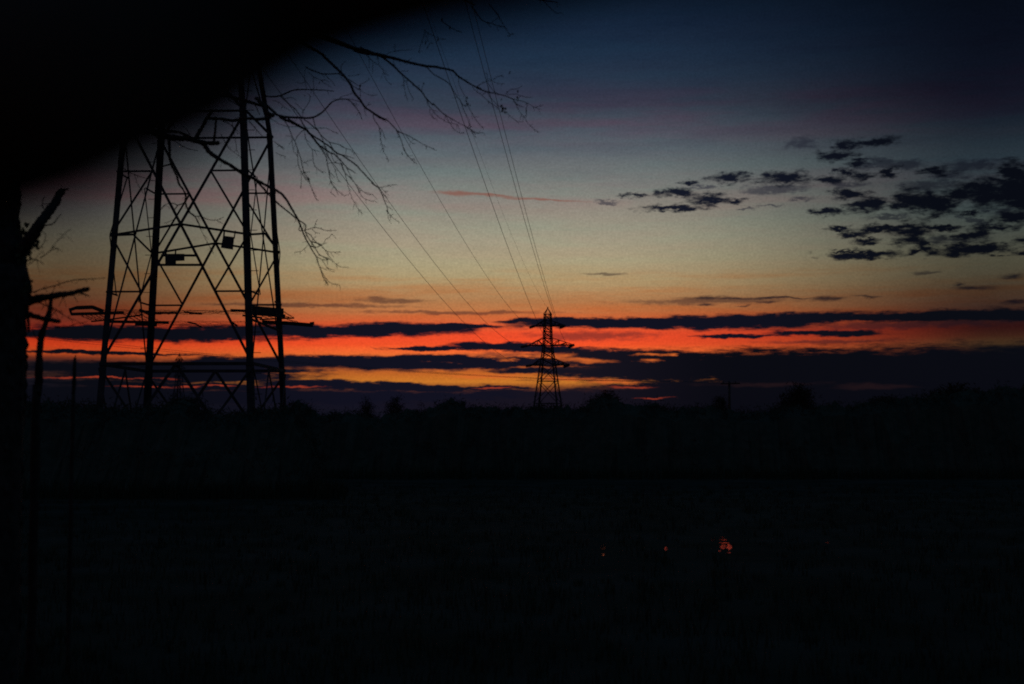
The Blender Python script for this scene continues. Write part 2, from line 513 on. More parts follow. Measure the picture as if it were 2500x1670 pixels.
# (branch group, zoom, width at start, width at end, points)   widths in zoom pixels
BR = """
b 1 46 24 1100,250 1180,340 1290,440 1420,560 1530,680 1620,810 1680,950 1790,1080 1880,1210 2020,1310 2140,1400 2240,1440
b 6 22 7 -20,488 90,560 220,640 350,710 440,800 520,890 560,980 610,1110 640,1230 710,1340 800,1430 880,1500
b 6 16 5 520,890 600,930 700,970 830,1040 980,1130 1110,1190 1240,1250
b 6 6 4 690,980 740,1060 790,1110 850,1130
b 6 7 5 640,1200 680,1290 740,1370 800,1440
b 6 14 5 90,565 85,640 120,720 180,800 210,900 215,1010 235,1120 265,1250 320,1350 370,1450
b 6 8 4 190,820 240,870 270,950 300,1030
b 6 5 3 240,1140 310,1190
b 6 5 3 265,1200 290,1240
b 1 22 14 800,480 890,530 1000,570 1100,605 1250,605 1380,600 1460,640 1530,680
b 1 8 4 1150,620 1220,690 1290,760 1320,820
b 1 8 4 850,570 930,650 1060,710 1180,720
b 1 6 4 930,650 940,760 950,870
b 1 6 4 1060,710 1130,770 1260,840
b 1 8 5 780,540 775,680 790,780 810,860
b 1 6 4 620,750 720,780 780,740
b 1 12 5 1450,580 1440,480 1500,380
b 1 7 4 1560,640 1700,630 1790,600
b 1 13 9 1580,700 1680,770 1780,830
b 1 10 4 1620,800 1720,860 1800,910 1900,960 1990,990 2080,990
b 1 9 5 1780,830 1790,920 1790,1040
b 1 8 5 1420,650 1500,720 1570,750
b 1 5 3 1790,790 1900,740 1960,690
b 1 6 4 1860,1190 1870,1290 1900,1370
b 1 6 3 1880,1200 1940,1165 1990,1160
c 1 24 10 60,1010 190,1020 330,1000 450,950 560,905 700,890 850,890 1000,895 1150,900 1310,920
c 1 7 4 200,1085 300,1120 400,1200 520,1280
c 1 16 14 340,1010 400,1070 500,1160 600,1240 660,1320 740,1410
c 1 8 5 380,1060 540,1035 620,1090
c 1 9 6 880,1000 860,1100 800,1200 740,1290 745,1390
c 1 7 5 830,960 880,1010
c 1 5 4 600,1130 680,1200 750,1270
c 1 38 8 80,1180 210,1290 280,1350 400,1385 550,1395 700,1400 830,1405 940,1390 1040,1340 1140,1260 1200,1190 1280,1110 1380,1070 1480,1060 1590,1080 1660,1160 1730,1240 1790,1340 1815,1430
c 1 8 4 1480,1060 1600,1060 1720,1090 1800,1120
c 1 6 3 1380,1070 1440,1020 1530,990 1640,960
f 2 66 24 -120,300 -50,340 120,380 300,400 440,430 600,470 800,520 1000,570 1180,605 1340,620 1540,655 1690,700 1780,790 1900,870 2050,960 2200,1020
f 2 30 24 0,270 80,310 200,350 300,395
f 3 24 5 590,668 640,690 780,745 920,770 1100,815 1220,865 1320,890 1420,915 1520,960 1600,1010 1720,1045
f 3 11 4 1230,880 1290,980 1340,1080 1430,1190 1480,1280 1570,1370 1680,1460
f 3 12 4 600,650 700,590 780,560 860,540 940,490 1050,450
f 3 6 4 880,560 980,600 1080,600
f 3 4 3 770,570 780,480 765,400
f 3 6 5 780,570 860,690 920,760
f 3 7 4 1100,800 1140,740 1200,700
f 3 6 4 1200,700 1300,690 1390,640
f 3 5 3 1120,800 1250,780 1360,810 1480,840 1570,830
f 3 6 4 1260,900 1300,960 1420,1010
f 3 7 5 1490,950 1460,1040 1465,1130 1445,1190
f 3 5 3 1600,1010 1700,990 1760,970
f 3 8 4 520,650 560,710 680,800 770,880 870,960 950,1010
f 3 5 4 680,800 740,770 750,740
f 3 12 8 790,760 840,850 920,930 980,990 1040,1010
f 3 5 3 1060,1060 1200,1180 1290,1250 1390,1270
f 3 10 4 285,490 285,590 320,690 370,780 410,860 430,960 480,1050 540,1150 590,1240 640,1300 710,1370
f 2 20 10 1190,610 1260,680 1340,760 1450,820 1570,890 1640,960 1690,1050 1740,1130 1790,1200 1850,1290 1920,1350
f 3 5 3 320,910 380,1080 440,1190 480,1300 490,1370
g 2 36 18 300,410 370,430 470,500 620,620 740,740 880,860 1000,970 1120,1080 1180,1170 1240,1240 1330,1320
g 6 18 5 1170,385 1240,460 1340,560 1440,630 1560,700 1660,760 1750,800 1850,860 1930,910 2010,935 2080,920
g 6 8 4 1740,800 1820,850 1900,910 1960,960
g 6 5 3 1860,880 1920,970 1960,1020
g 6 12 4 1070,330 1100,430 1150,500 1250,620 1340,680 1450,740 1560,760 1620,780
g 6 5 3 1115,500 1120,570 1180,650 1240,690
g 6 10 4 1390,590 1440,690 1500,780 1580,880 1660,930 1750,930
f 2 8 4 160,400 160,520 160,660
f 2 10 7 300,420 330,540 340,580
f 2 14 4 100,400 230,530 330,590 410,680 440,780 490,880 570,950
f 2 6 4 230,550 220,660 225,740
f 2 5 3 440,730 520,790
f 2 9 4 420,410 480,390 560,360 630,345 720,325 830,320
f 2 7 4 630,345 630,210
g 2 8 4 740,740 790,850 800,980 820,1100 860,1240
g 2 6 4 790,870 880,880
g 2 7 4 830,890 870,1000 920,1130 970,1200
g 2 6 4 600,490 610,570 640,600
f 2 5 4 790,540 860,580
g 2 9 6 1120,1060 1130,980 1150,930
g 2 5 3 1090,1060 1060,960
g 2 7 5 740,700 860,700
f 2 11 8 1170,-60 1170,20 1130,140 1090,260 1060,360
f 2 9 5 1180,30 1220,110 1240,170
f 2 8 5 1210,290 1280,190 1330,210
f 2 11 5 1170,-40 1250,20 1350,70 1450,110 1560,125
h 8 16 7 960,90 1030,190 1090,270 1160,310 1240,325 1310,355 1400,370 1430,400 1460,450 1480,500
h 8 13 9 1200,60 1270,150 1330,230 1380,320 1410,370
h 8 7 5 1230,310 1290,270 1320,240
h 8 6 4 1300,370 1330,425
h 8 5 3 1480,470 1540,465
h 8 12 6 560,300 690,390 770,430 830,450
h 8 24 10 1800,-30 1930,10 2010,20 2130,35
h 8 9 6 1940,20 2030,110 2110,180 2160,180
c 4 36 10 250,200 340,240 480,300 620,370 720,420 790,500 870,590 940,680 1010,740 1090,790 1160,840 1240,870 1300,930 1370,1000 1430,1070 1490,1130 1560,1170 1620,1210
c 4 22 16 790,490 880,550 960,600 1050,660 1150,730 1230,800 1310,860 1390,890 1460,940 1560,1010 1650,1080 1720,1160 1800,1240 1890,1340 1960,1410
c 4 18 12 400,220 500,280 620,350
c 4 14 12 640,200 650,280 700,370 730,410
c 4 15 7 690,240 770,290 870,380 950,450 990,510 1060,580 1150,650 1240,675 1340,700 1440,760 1540,790 1600,850
c 4 12 9 1150,650 1210,760 1280,860 1310,930 1370,990
c 4 14 12 850,210 880,310 900,380 960,450
c 4 9 7 990,520 1030,600 1050,680 1090,780 1100,860 1160,960 1200,1040
c 4 9 5 690,430 700,480 720,580 760,680 830,770 900,800 970,825
c 4 9 4 840,780 850,900 860,1020 900,1100 960,1160 1050,1220
c 4 5 3 840,970 740,1000 680,1020
c 4 15 7 880,620 960,720 1030,820 1090,920 1110,1020 1130,1130 1150,1250 1180,1370 1230,1450 1280,1510
c 4 8 5 1150,1190 1210,1250 1250,1290
c 4 8 6 1150,1180 1160,1300 1210,1420
c 4 13 8 320,230 340,270 400,370 440,460 480,560 530,650 570,770 590,830 630,950 650,1050 680,1170 720,1270 780,1340 800,1420 850,1550
c 4 9 8 570,790 570,900 590,1080 640,1190 690,1280 730,1350
c 4 10 8 690,420 640,460 570,540 530,620
c 4 8 5 460,560 480,700 500,810 560,890
c 4 6 4 360,530 460,545
c 4 6 4 640,1200 640,1330 630,1500
c 4 5 3 650,1180 740,1200 790,1190
c 4 8 4 100,230 160,270 260,330 400,365 560,370 730,395 850,400 980,390 1110,400 1200,450 1310,490
c 4 6 4 170,660 250,710 320,780
c 4 6 4 170,840 250,880 350,910
c 4 8 4 1390,880 1500,910 1600,950
c 4 5 4 1110,1040 1230,1025 1370,1050
c 4 10 7 1370,1030 1400,1120 1440,1210 1520,1290 1580,1350 1640,1440 1700,1540
c 4 8 6 1460,1110 1520,1230 1570,1330
c 4 5 3 1450,1220 1450,1300
c 4 5 3 1200,1040 1260,1160 1290,1290 1340,1370
c 4 7 5 1180,860 1240,1000 1330,1040
c 4 6 4 1060,700 1110,800 1130,930
c 5 17 5 1620,540 1650,570 1730,620 1800,740 1840,850 1890,970 1900,1040 1940,1100 2010,1170 2100,1225
c 5 6 3 1740,620 1810,620 1920,590 2060,575
c 5 5 3 1890,955 1990,1020
c 5 6 4 1890,1030 1915,1180
c 5 5 3 1815,750 1900,800
c 5 4 3 1780,630 1850,690 1910,690
c 5 9 4 520,500 540,540 590,680 640,800 700,860
c 5 6 4 600,700 660,790
c 5 7 4 900,520 950,590 1000,660 1080,720 1150,780
c 5 5 4 1000,660 1040,760
c 5 4 3 900,700 930,730 1000,790
c 5 10 4 1230,430 1270,470 1340,570 1400,690 1460,790 1540,840 1650,870
c 5 7 4 1350,570 1450,680 1550,740 1640,750
c 5 8 4 1080,200 1120,300 1160,390 1190,520 1210,590 1250,730 1300,850 1360,950 1410,1030 1470,1085
d a 38 22 1240,640 1300,670 1370,760 1480,830 1600,900 1720,980 1830,1030 1960,1100 2080,1160
d 7 30 6 190,135 280,200 340,270 400,370 460,470 510,560 550,660 580,740 620,830 670,920 720,1010 770,1090 800,1190 830,1270 870,1390 930,1470
d a 20 15 1830,1035 1900,1100 1980,1190 2060,1270
d 7 20 8 190,305 220,330 320,410 420,490 510,560 600,620 620,640 610,720 640,790 680,860 740,940 790,1030 820,1060 890,1100 940,1130
d 7 10 5 590,715 660,695 740,670 820,685 890,710 970,715 1055,710
d 7 4 3 740,670 760,600 790,550
d 7 5 3 710,690 760,740 820,755
d 7 11 4 620,735 690,780 720,830 790,900 850,940 900,1000 940,1070 1000,1140 1050,1190 1120,1230 1230,1235
d 7 14 10 690,870 780,890 850,920
d 7 14 5 690,935 720,945 790,945 850,910 910,890
d 7 6 3 870,910 900,840 950,810 990,760
d 7 7 4 850,950 930,1010 1010,1020 1110,1020
d 7 7 6 720,830 700,900 740,970
d 7 6 4 650,920 590,980 540,1010 460,1025
d 7 4 3 540,1010 540,1050
d 7 9 6 770,1080 860,1130 940,1125
d 7 7 4 850,1130 900,1210 960,1280 1020,1300
d 7 4 3 920,1245 1020,1275
d 7 5 3 820,1230 920,1275
d 7 8 4 840,1280 880,1360 950,1440 1030,1480 1100,1490
d 7 12 9 540,640 520,710 580,715
d 7 7 5 920,1120 930,1190
d 7 8 6 800,1060 860,1080 930,1110
d 7 4 3 1050,1190 1090,1170
d 7 4 3 720,830 770,795
s a 70 46 760,540 880,580 1000,605 1120,610 1250,640 1350,655 1465,650
s a 50 32 1200,620 1260,520 1330,400 1390,310
s a 32 22 1405,645 1420,520 1432,380
s a 8 5 1160,600 1130,530 1080,480
s a 10 6 880,560 960,470 1040,420
d a 26 9 925,600 930,640 935,740 940,840 960,900 1010,1000 1030,1080 1080,1150 1105,1210 1100,1280 1140,1380 1200,1430 1240,1500 1260,1560
d a 14 10 940,880 890,890 850,910
d a 10 5 1100,1280 1020,1310 960,1290 880,1310 830,1370
d a 10 6 1020,1310 980,1370
d a 9 4 1140,1380 1190,1425 1260,1430 1350,1465 1430,1470 1500,1440
d a 5 3 1430,1470 1500,1510
d a 9 4 1000,640 1030,660 1120,710 1240,735
d a 5 4 1260,1560 1330,1700 1400,1830
d a 5 3 870,1500 920,1490 1000,1450
c a 24 24 1330,390 1500,400 1600,415 1700,395 1780,390 1880,400 2010,380
c a 8 4 1500,420 1600,470 1660,560
c a 8 5 1780,420 1850,500 1920,580
c a 5 3 2040,630 2100,680 2150,720
c a 6 4 1600,440 1630,600 1650,740
c a 6 3 1480,560 1560,700 1680,790
c a 30 30 1860,180 1930,250 1980,330 2040,360
c a 10 5 1780,200 1850,260 1890,350
c a 9 5 1560,190 1660,250 1720,300
d a 7 4 440,920 560,990 700,1030
d a 4 3 560,990 590,1080 650,1180
e l 210 100 60,1480 200,1290 330,1100 430,950 560,760 700,570 820,410 880,280 930,200
e l 60 8 880,270 960,190 1070,150
e l 14 10 640,540 600,430 620,300
e l 22 8 620,790 760,770 850,690 920,590
e l 16 6 540,860 650,950 620,1090 540,1180
e l 16 8 280,1410 430,1380 560,1420 620,1470
e l 14 5 560,1350 720,1240 790,1130 900,1020 980,930 1070,860
e l 12 6 600,1330 760,1220 870,1190
e l 12 6 300,1500 450,1400 540,1280 620,1240
e m 75 38 90,470 170,440 280,395 420,370 560,345 700,325 780,300 850,285
e m 18 6 760,320 870,365
e m 11 6 180,350 230,330 380,280 480,255 600,215 700,190 800,182 1030,170
e m 55 36 80,520 170,540 270,575 400,605 540,630
e m 12 6 180,470 220,460 320,430 420,470 500,500 580,550
e m 8 4 470,480 600,570 740,630 800,660
e m 7 4 690,340 740,430
e m 7 4 590,360 540,470
e m 28 20 205,550 215,640 220,740
"""
DEPTH = {"b": 13.5, "c": 14.0, "f": 12.5, "g": 13.0, "h": 12.0, "d": 14.5, "s": 11.0, "e": 9.0}
rb = random.Random(11)
TRUNK = at(-75, 1070, 9.0); TRUNK.z = 0
tree = thing("bare_tree", "leafless tree at the left edge with ragged trunk and branches hanging across the near pylon", "tree", TRUNK)

groups = {}
ends = {}
def wob(p, s, k):
    return mnoise.noise(Vector((p[0] * .006 + k * 7.3, p[1] * .006, s)))
for line in BR.strip().splitlines():
    q = line.split()
    g, z = q[0], q[1]
    w0, w1 = float(q[2]), float(q[3])
    pts = [zp(z, tuple(float(v) for v in s.split(","))) for s in q[4:]]
    sc = Z[z][2]
    L = [0]
    for a, b in zip(pts, pts[1:]): L.append(L[-1] + math.hypot(b[0]-a[0], b[1]-a[1]))
    P3 = []
    k = ord(g)
    for p, l in zip(pts, L):
        t = l / max(L[-1], 1e-6)
        Y = DEPTH[g] * (1 + 0.10 * wob(p, 3.1, k))
        w = (w0 + (w1 - w0) * t) / sc * {'c': 1.2, 'd': 1.1, 's': .85, 'f': .92}.get(g, 1.03)
        P3.append((at(p[0], p[1], Y), max(w * (.58 if g != 'e' else .62), 0.62) * Y / F))
    sm = smooth_line(P3, 4.0 * DEPTH[g] / F)
    sm2 = []
    for v, r in sm:
        j = r * .15
        sm2.append((v + Vector((rb.uniform(-j, j), rb.uniform(-j, j), rb.uniform(-j, j))), r * rb.uniform(.86, 1.14)))
    mb = groups.setdefault(g, MB())
    mb.tube([v for v, r in sm2], [r for v, r in sm2], 5 if sm2[0][1] * F / DEPTH[g] < 3 else 8)
    # side shoots and buds
    Lp = L[-1]
    nsh = int(Lp / (9 if g != "e" else 11))
    for _ in range(nsh):
        i = rb.randrange(len(sm2) // 5, len(sm2)) if len(sm2) > 5 else rb.randrange(len(sm2))
        v, r = sm2[i]
        i2 = min(i + 1, len(sm2) - 1); i1 = max(i2 - 1, 0)
        d = (sm2[i2][0] - sm2[i1][0])
        if d.length < 1e-6: continue
        d.normalize()
        px = DEPTH[g] / F
        ln = rb.choice((2.2, 3, 3.5, 5, 7, 11, 16) if g != 'e' else (4, 6, 9, 14, 22, 30)) * px
        side = Vector((rb.uniform(-1, 1), rb.uniform(-.6, .6), rb.uniform(-1, .7)))
        dd = (d * rb.uniform(.3, 1.0) + side * .8).normalized()
        mid = v + dd * ln * .5 + Vector((0, 0, rb.uniform(-.12, .12) * ln))
        end = v + dd * ln + Vector((0, 0, -.2 * ln))
        rr = min(r, rb.uniform(.45, .7) * (1.5 if g == 'e' else 1) * px)
        mb.tube([v, mid, end], [rr, rr * .85, rr * .55], 4)

# limbs that carry those branches, running from the trunk up behind the dark bough
def limb(mb, pts, r0, r1):
    P3 = [(Vector(p), r0 + (r1 - r0) * i / (len(pts) - 1)) for i, p in enumerate(pts)]
    sm = smooth_line(P3, .25)
    mb.tube([v + Vector((rb.uniform(-1, 1), rb.uniform(-1, 1), rb.uniform(-1, 1))) * r * .12 for v, r in sm], [r * rb.uniform(.93, 1.07) for v, r in sm], 9)
LM = {
 "b": [at(-80, 330, 9.1), at(120, 180, 10), at(420, 60, 11), at(650, 70, 12.8), at(790, 135, 13.3)],
 "c": [at(-75, 430, 9.1), at(60, 300, 9.8), at(280, 230, 11), at(500, 225, 13), at(650, 262, 13.8)],
 "f": [at(-85, 240, 9.1), at(130, 60, 9.9), at(450, 10, 10.8), at(720, 70, 12.0), at(870, 121, 12.4)],
 "h": [at(450, 10, 10.8), at(760, -60, 11.5), at(1050, -40, 12), at(1160, 14, 12)],
 "s": [at(-70, 520, 9.1), at(30, 400, 9.5), at(190, 320, 10.2), at(375, 324, 10.9)],
}
for g, pts in LM.items():
    limb(groups[g], pts, {"b": .055, "c": .05, "f": .06, "h": .03, "s": .05}[g], {"b": .012, "c": .012, "f": .017, "h": .006, "s": .026}[g])
limb(groups["h"], [at(1050, -40, 12), at(1200, -45, 12), at(1305, -5, 12)], .008, .006)
limb(groups["d"], [at(375, 324, 11.0), at(440, 325, 12.5), at(490, 350, 14.2)], .012, .012)
limb(groups["d"], [at(375, 324, 11.0), at(400, 322, 12.8), at(412, 338, 14.4)], .010, .009)
limb(groups["d"], [at(340, 322, 10.8), at(310, 350, 12.8), at(300, 408, 14.4)], .012, .004)
limb(groups["g"], [at(870, 121, 12.4), at(900, 128, 12.7), at(925, 137, 13.0)], .017, .010)
for g, mb in groups.items():
    mb.build("branch", M_TWIG, tree, True)

# trunk: ragged edge with knots
tp = []
rt = random.Random(5)
mb = MB()
edge = [(1670, 40), (1400, 44), (1200, 48), (1050, 52), (960, 56), (900, 58), (850, 60), (800, 57), (770, 58), (745, 62), (720, 66), (700, 71), (685, 68), (672, 50), (655, 50), (640, 55), (620, 60), (600, 56), (580, 46), (560, 40), (520, 42), (480, 46), (440, 44), (400, 38), (330, 30), (240, 20), (100, 10), (-100, -10), (-300, -30)]
ptsx = []
for y, e in edge:
    Y = 9.0
    lo = -190 + (1670 - y) * .035
    c = at((e + lo) / 2, y, Y)
    ptsx.append((c, (e - lo) / 2 * Y / F))
c0 = ptsx[0][0].copy(); c0.z = -.2
ptsx.insert(0, (c0, ptsx[0][1] * 1.35))
mb.tube([p for p, r in ptsx], [r for p, r in ptsx], 16)
# rough bark ridges and burrs on the trunk's silhouette
for _ in range(260):
    i = rt.randrange(1, len(ptsx) - 3)
    t = rt.random()
    c = ptsx[i][0].lerp(ptsx[i+1][0], t); r = ptsx[i][1] + (ptsx[i+1][1] - ptsx[i][1]) * t
    a = rt.uniform(-1.2, 1.2)
    p = c + Vector((math.cos(a) * r * .98, -math.sin(a) * r * .98, 0))
    l = rt.uniform(.02, .07)
    mb.tube([p - Vector((0, 0, l)), p + Vector((math.cos(a) * .008, 0, 0)), p + Vector((0, 0, l))], [.004, rt.uniform(.008, .018), .004], 6)
mb.build("trunk", M_BARK, tree, True)
# ivy on trunk and broken limb
mb = MB()
for (z, x, y, sx, sy, n, L) in (("l", 320, 780, 30, 60, 4, 60), ("l", 220, 900, 90, 50, 10, 70), ("l", 190, 1170, 50, 90, 9, 60), ("l", 250, 1020, 60, 40, 4, 60), ("l", 510, 1090, 25, 90, 10, 70),
                             ("l", 360, 1260, 50, 60, 8, 60), ("m", 205, 260, 30, 50, 14, 40), ("l", 180, 1350, 120, 80, 14, 60), ("m", 160, 300, 30, 90, 12, 36)):
    for _ in range(n):
        p = zp(z, (x + rt.gauss(0, sx * .6), y + rt.gauss(0, sy * .6)))
        Y = 8.9 + rt.uniform(-.12, .12)
        l = L / Z[z][2] * Y / F * rt.uniform(.8, 1.3)
        mb.leaf(at(p[0], p[1] - 5, Y), l * 1.3, l, rt)
mb.build("ivy", M_IVY, tree)
# withered leaves still hanging on the twigs
mb = MB()
LV = [("6", 600, 1270, 85, 20), ("1", 1050, 740, 60, 20), ("1", 770, 980, 55, 20), ("1", 1780, 790, 60, 45), ("3", 1190, 370, 90, 26), ("3", 1315, 700, 80, 30), ("3", 1300, 810, 80, 40), ("3", 1030, 850, 70, 18), ("3", 1465, 1040, 95, 24),
      ("3", 1040, 960, 70, 50), ("3", 1060, 1000, 80, 60), ("3", 1090, 1010, 60, 40), ("3", 1045, 1050, 70, 40), ("3", 1075, 1080, 60, 40), ("2", 1200, 120, 140, 22), ("2", 1420, 110, 75, 30), ("2", 1060, 330, 60, 20), ("8", 1450, 480, 45, 16), ("8", 660, 370, 55, 22), ("8", 555, 250, 60, 26),
      ("4", 765, 1290, 80, 60), ("3", 420, 820, 60, 30), ("3", 440, 930, 60, 30), ("3", 410, 960, 50, 26), ("3", 480, 960, 40, 24), ("2", 1150, 900, 55, 24), ("5", 1895, 1010, 45, 30), ("3", 1300, 950, 40, 30), ("3", 560, 640, 30, 20)]
for z, x, y, L, W in LV:
    p = zp(z, (x, y)); Y = 12.6
    k = Y / F / Z[z][2]
    mb.leaf(at(p[0], p[1], Y), L * k, W * k, rt)
mb.build("dead_leaves", M_LEAF, tree)

# broken sapling stump and a thin dead stem beside the trunk
def dead_stem(name, label, zk, pts, w0, w1, Y):
    P3 = []
    for i, p in enumerate(pts):
        a = zp(zk, p); w = (w0 + (w1 - w0) * i / (len(pts) - 1)) / Z[zk][2]
        P3.append((at(a[0], a[1], Y), w / 2 * Y / F))
    b = P3[0][0].copy(); b.z = -.05
    P3.insert(0, (b, P3[0][1] * 1.2))
    sm = smooth_line(P3, .03)
    root = thing(name, label, "dead tree", (b.x, b.y, 0))
    m = MB(); m.tube([v + Vector((rt.uniform(-1, 1), 0, 0)) * r * .12 for v, r in sm], [r * rt.uniform(.85, 1.15) for v, r in sm], 8)
    tip = sm[-1]
    m.tube([tip[0], tip[0] + Vector((.3, 0, 1)) * tip[1] * 2.4], [tip[1] * .6, tip[1] * .08], 5)
    m.build("stem", M_BARK, root, True)
    return root, P3
r1, P3 = dead_stem("dead_sapling", "broken forked sapling standing just right of the dark trunk", "m", [(300, 1560), (320, 1400), (330, 1100), (335, 900), (360, 760), (400, 640), (440, 520), (455, 420), (465, 345)], 96, 42, 9.6)
m = MB()
for a_ in ([(395, 650), (470, 560), (520, 500)], [(345, 860), (280, 780), (255, 700)], [(440, 520), (400, 430), (380, 380)], [(500, 690), (640, 690), (720, 655), (850, 630)]):
    pp = [(at(*zp("m", p), 9.6), (14 - 3 * i) / 4.354 / 2 * 9.6 / F) for i, p in enumerate(a_)]
    m.tube([v for v, r in pp], [r for v, r in pp], 5)
m.build("branch", M_TWIG, r1, True)
dead_stem("dead_shrub", "thin upright dead stem between the sapling and the near pylon", "m", [(690, 1560), (695, 1400), (700, 1250), (706, 1130), (708, 1020)], 46, 34, 9.8)

# ------------------------------------------------------------------ close bough across the upper left corner (out of focus)
YB = 0.35
low = [(-420, 1500), (-330, 1020), (-190, 730), (-60, 590), (60, 525), (200, 468), (330, 408), (440, 370), (540, 328), (650, 262), (780, 186), (930, 126), (1080, 74), (1240, 32), (1420, -22), (1700, -110), (2100, -240)]
bo = []
n = len(low)
for i, (x, y) in enumerate(low):
    x0, y0 = low[max(i-1, 0)]; x1, y1 = low[min(i+1, n-1)]
    d = Vector((x1 - x0, y1 - y0)).normalized()
    nrm = Vector((d.y, -d.x))          # pointing up-left in the picture
    r = 330 - 9 * i + 14 * math.sin(i * 1.7)
    c = (x + nrm.x * r, y + nrm.y * r)
    bo.append((at(c[0], c[1], YB + .02 * math.sin(i * .8)), r * YB / F))
root_pt = Vector((-.55, .55, 0))
bo = [(root_pt + Vector((0, 0, -.1)), .085), (root_pt + Vector((.05, -.03, .7)), .07)] + bo[1:]
bough = thing("leaning_tree", "black out-of-focus bough very close overhead, covering the upper left corner", "tree", root_pt)
sm = smooth_line(bo, .02)
mb = MB()
mb.tube([v for v, r in sm], [r * (1 + .05 * mnoise.noise(v * 22)) for v, r in sm], 24)
mb.build("trunk", M_BARK, bough, True)

# ------------------------------------------------------------------ field, puddles, grass
def ground_z(x, y):
    return 0.0
bm = bmesh.new()
S_ = 9000
vs = [bm.verts.new(v) for v in ((-S_, -60, 0), (S_, -60, 0), (S_, S_, 0), (-S_, S_, 0))]
bm.faces.new(vs)
me = bpy.data.meshes.new("field"); bm.to_mesh(me); bm.free(); me.materials.append(M_SOIL)
fo = bpy.data.objects.new("field", me); COL.objects.link(fo)
tag(fo, "dark open field in front of the pylons", "field", kind="structure")

mw = bpy.data.materials.new("puddle_water"); mw.use_nodes = True
b = mw.node_tree.nodes["Principled BSDF"]
b.inputs["Base Color"].default_value = (.01, .012, .012, 1)
b.inputs["Roughness"].default_value = .03
b.inputs["IOR"].default_value = 1.33
nt = mw.node_tree
tc = nt.nodes.new("ShaderNodeTexCoord"); mp = nt.nodes.new("ShaderNodeMapping"); mp.inputs["Scale"].default_value = (9, 3.0, 1)
nz = nt.nodes.new("ShaderNodeTexNoise"); nz.inputs["Scale"].default_value = 2.2; nz.inputs["Detail"].default_value = 3
bp = nt.nodes.new("ShaderNodeBump"); bp.inputs["Strength"].default_value = .06; bp.inputs["Distance"].default_value = .01
nt.links.new(tc.outputs["Object"], mp.inputs["Vector"]); nt.links.new(mp.outputs["Vector"], nz.inputs["Vector"])
nt.links.new(nz.outputs["Fac"], bp.inputs["Height"]); nt.links.new(bp.outputs["Normal"], b.inputs["Normal"])

def on_ground(px, py, z=.0):
    d = ray(px, py)
    k = (z - EYE) / d.z
    return Vector((0, 0, EYE)) + d * k
rw = random.Random(21)
def puddle(px, py, w, h, label, grp=None, ragged=.35):
    """pool of water whose outline spans about w x h photo pixels"""
    n = 26
    ring = []
    for k in range(n):
        a = 2 * math.pi * k / n
        rr = 1 + ragged * mnoise.noise(Vector((math.cos(a) * 2 + px, math.sin(a) * 2, py))) + rw.uniform(-.08, .08)
        ring.append(on_ground(px + math.cos(a) * w / 2 * rr, py - math.sin(a) * h / 2 * rr, .004))
    c = sum(ring, Vector()) / n
    me = bpy.data.meshes.new("puddle")
    me.from_pydata([tuple(v - c) for v in ring], [], [tuple(reversed(range(n)))])
    me.materials.append(mw)
    o = bpy.data.objects.new("puddle", me); o.location = c; COL.objects.link(o)
    if me.polygons[0].normal.z < 0: me.flip_normals()
    o["kind"] = "structure"
    tag(o, label, "puddle", grp)
    return o, c
GP = "pools of water in the field"
spots = [(1473, 1337, 13, 11, "small round puddle glowing orange, leftmost of the bright pools"), (1473, 1354, 6, 6, "dim little puddle just below the leftmost bright pool"), (1626, 1340, 7, 9, "small dull red puddle midway along the row of pools"),
  (1742, 1317, 13, 10, "small red puddle at the upper left of the twin red pools"),
         (1763, 1311.5, 10, 3, "uppermost thin streak of the red pools towards the right"), (1766, 1318, 19, 4, "long thin streak of water above the twin red pools"), (1768, 1325.5, 24, 3, "thin streak touching the twin red pools from above"),
         (1765, 1335, 13, 11, "left one of the twin red pools, the brightest pair"), (1780, 1335.5, 12, 14, "right one of the twin red pools, the brightest pair"), (1779, 1349.5, 9, 3, "thin sliver of water just below the twin red pools"), (1757, 1345, 7, 3, "tiny sliver at lower left of the twin red pools"),
         
         (2020, 1325, 9, 3, "faint thin pool in the dark, well right of the twin red pools"), (2440, 1338, 4, 7, "faint pool near the right edge of the field")]
pud = []
for px, py, w, h, lab in spots:
    pud.append(puddle(px, py, w, h, lab, GP))

# grass: tussocks over the visible field, a few blades standing in the pools
mb = MB()
rgx = random.Random(31)
def blade(x, y, h, w, lean):
    a = rgx.uniform(0, math.tau)
    dx, dy = math.cos(a) * lean * h, math.sin(a) * lean * h
    px_, py_ = math.cos(a + 1.57) * w, math.sin(a + 1.57) * w
    i = len(mb.v)
    mb.v += [Vector((x - px_, y - py_, -.01)), Vector((x + px_, y + py_, -.01)), Vector((x + dx * .4 + px_ * .6, y + dy * .4 + py_ * .6, h * .6)), Vector((x + dx * .4 - px_ * .6, y + dy * .4 - py_ * .6, h * .6)), Vector((x + dx, y + dy, h * rgx.uniform(.85, 1.0)))]
    mb.f += [(i, i+1, i+2, i+3), (i+3, i+2, i+4)]
def clear(x, y):
    for o, c in pud:
        if abs(x - c.x) < .22 and -3.2 < y - c.y < 1.6: return False
    return True
for _ in range(5200):
    y = 7.5 + 40 * rgx.random() ** 1.7
    x = rgx.uniform(-.42, .42) * y
    if not clear(x, y): continue
    hh = rgx.uniform(.06, .16) * (1.0 + .8 * max(0, mnoise.noise(Vector((x * .4, y * .4, 0)))))
    for _b in range(6):
        blade(x + rgx.gauss(0, .05), y + rgx.gauss(0, .05), hh * rgx.uniform(.6, 1.2), .004 + y * .00012, rgx.uniform(.1, .7))
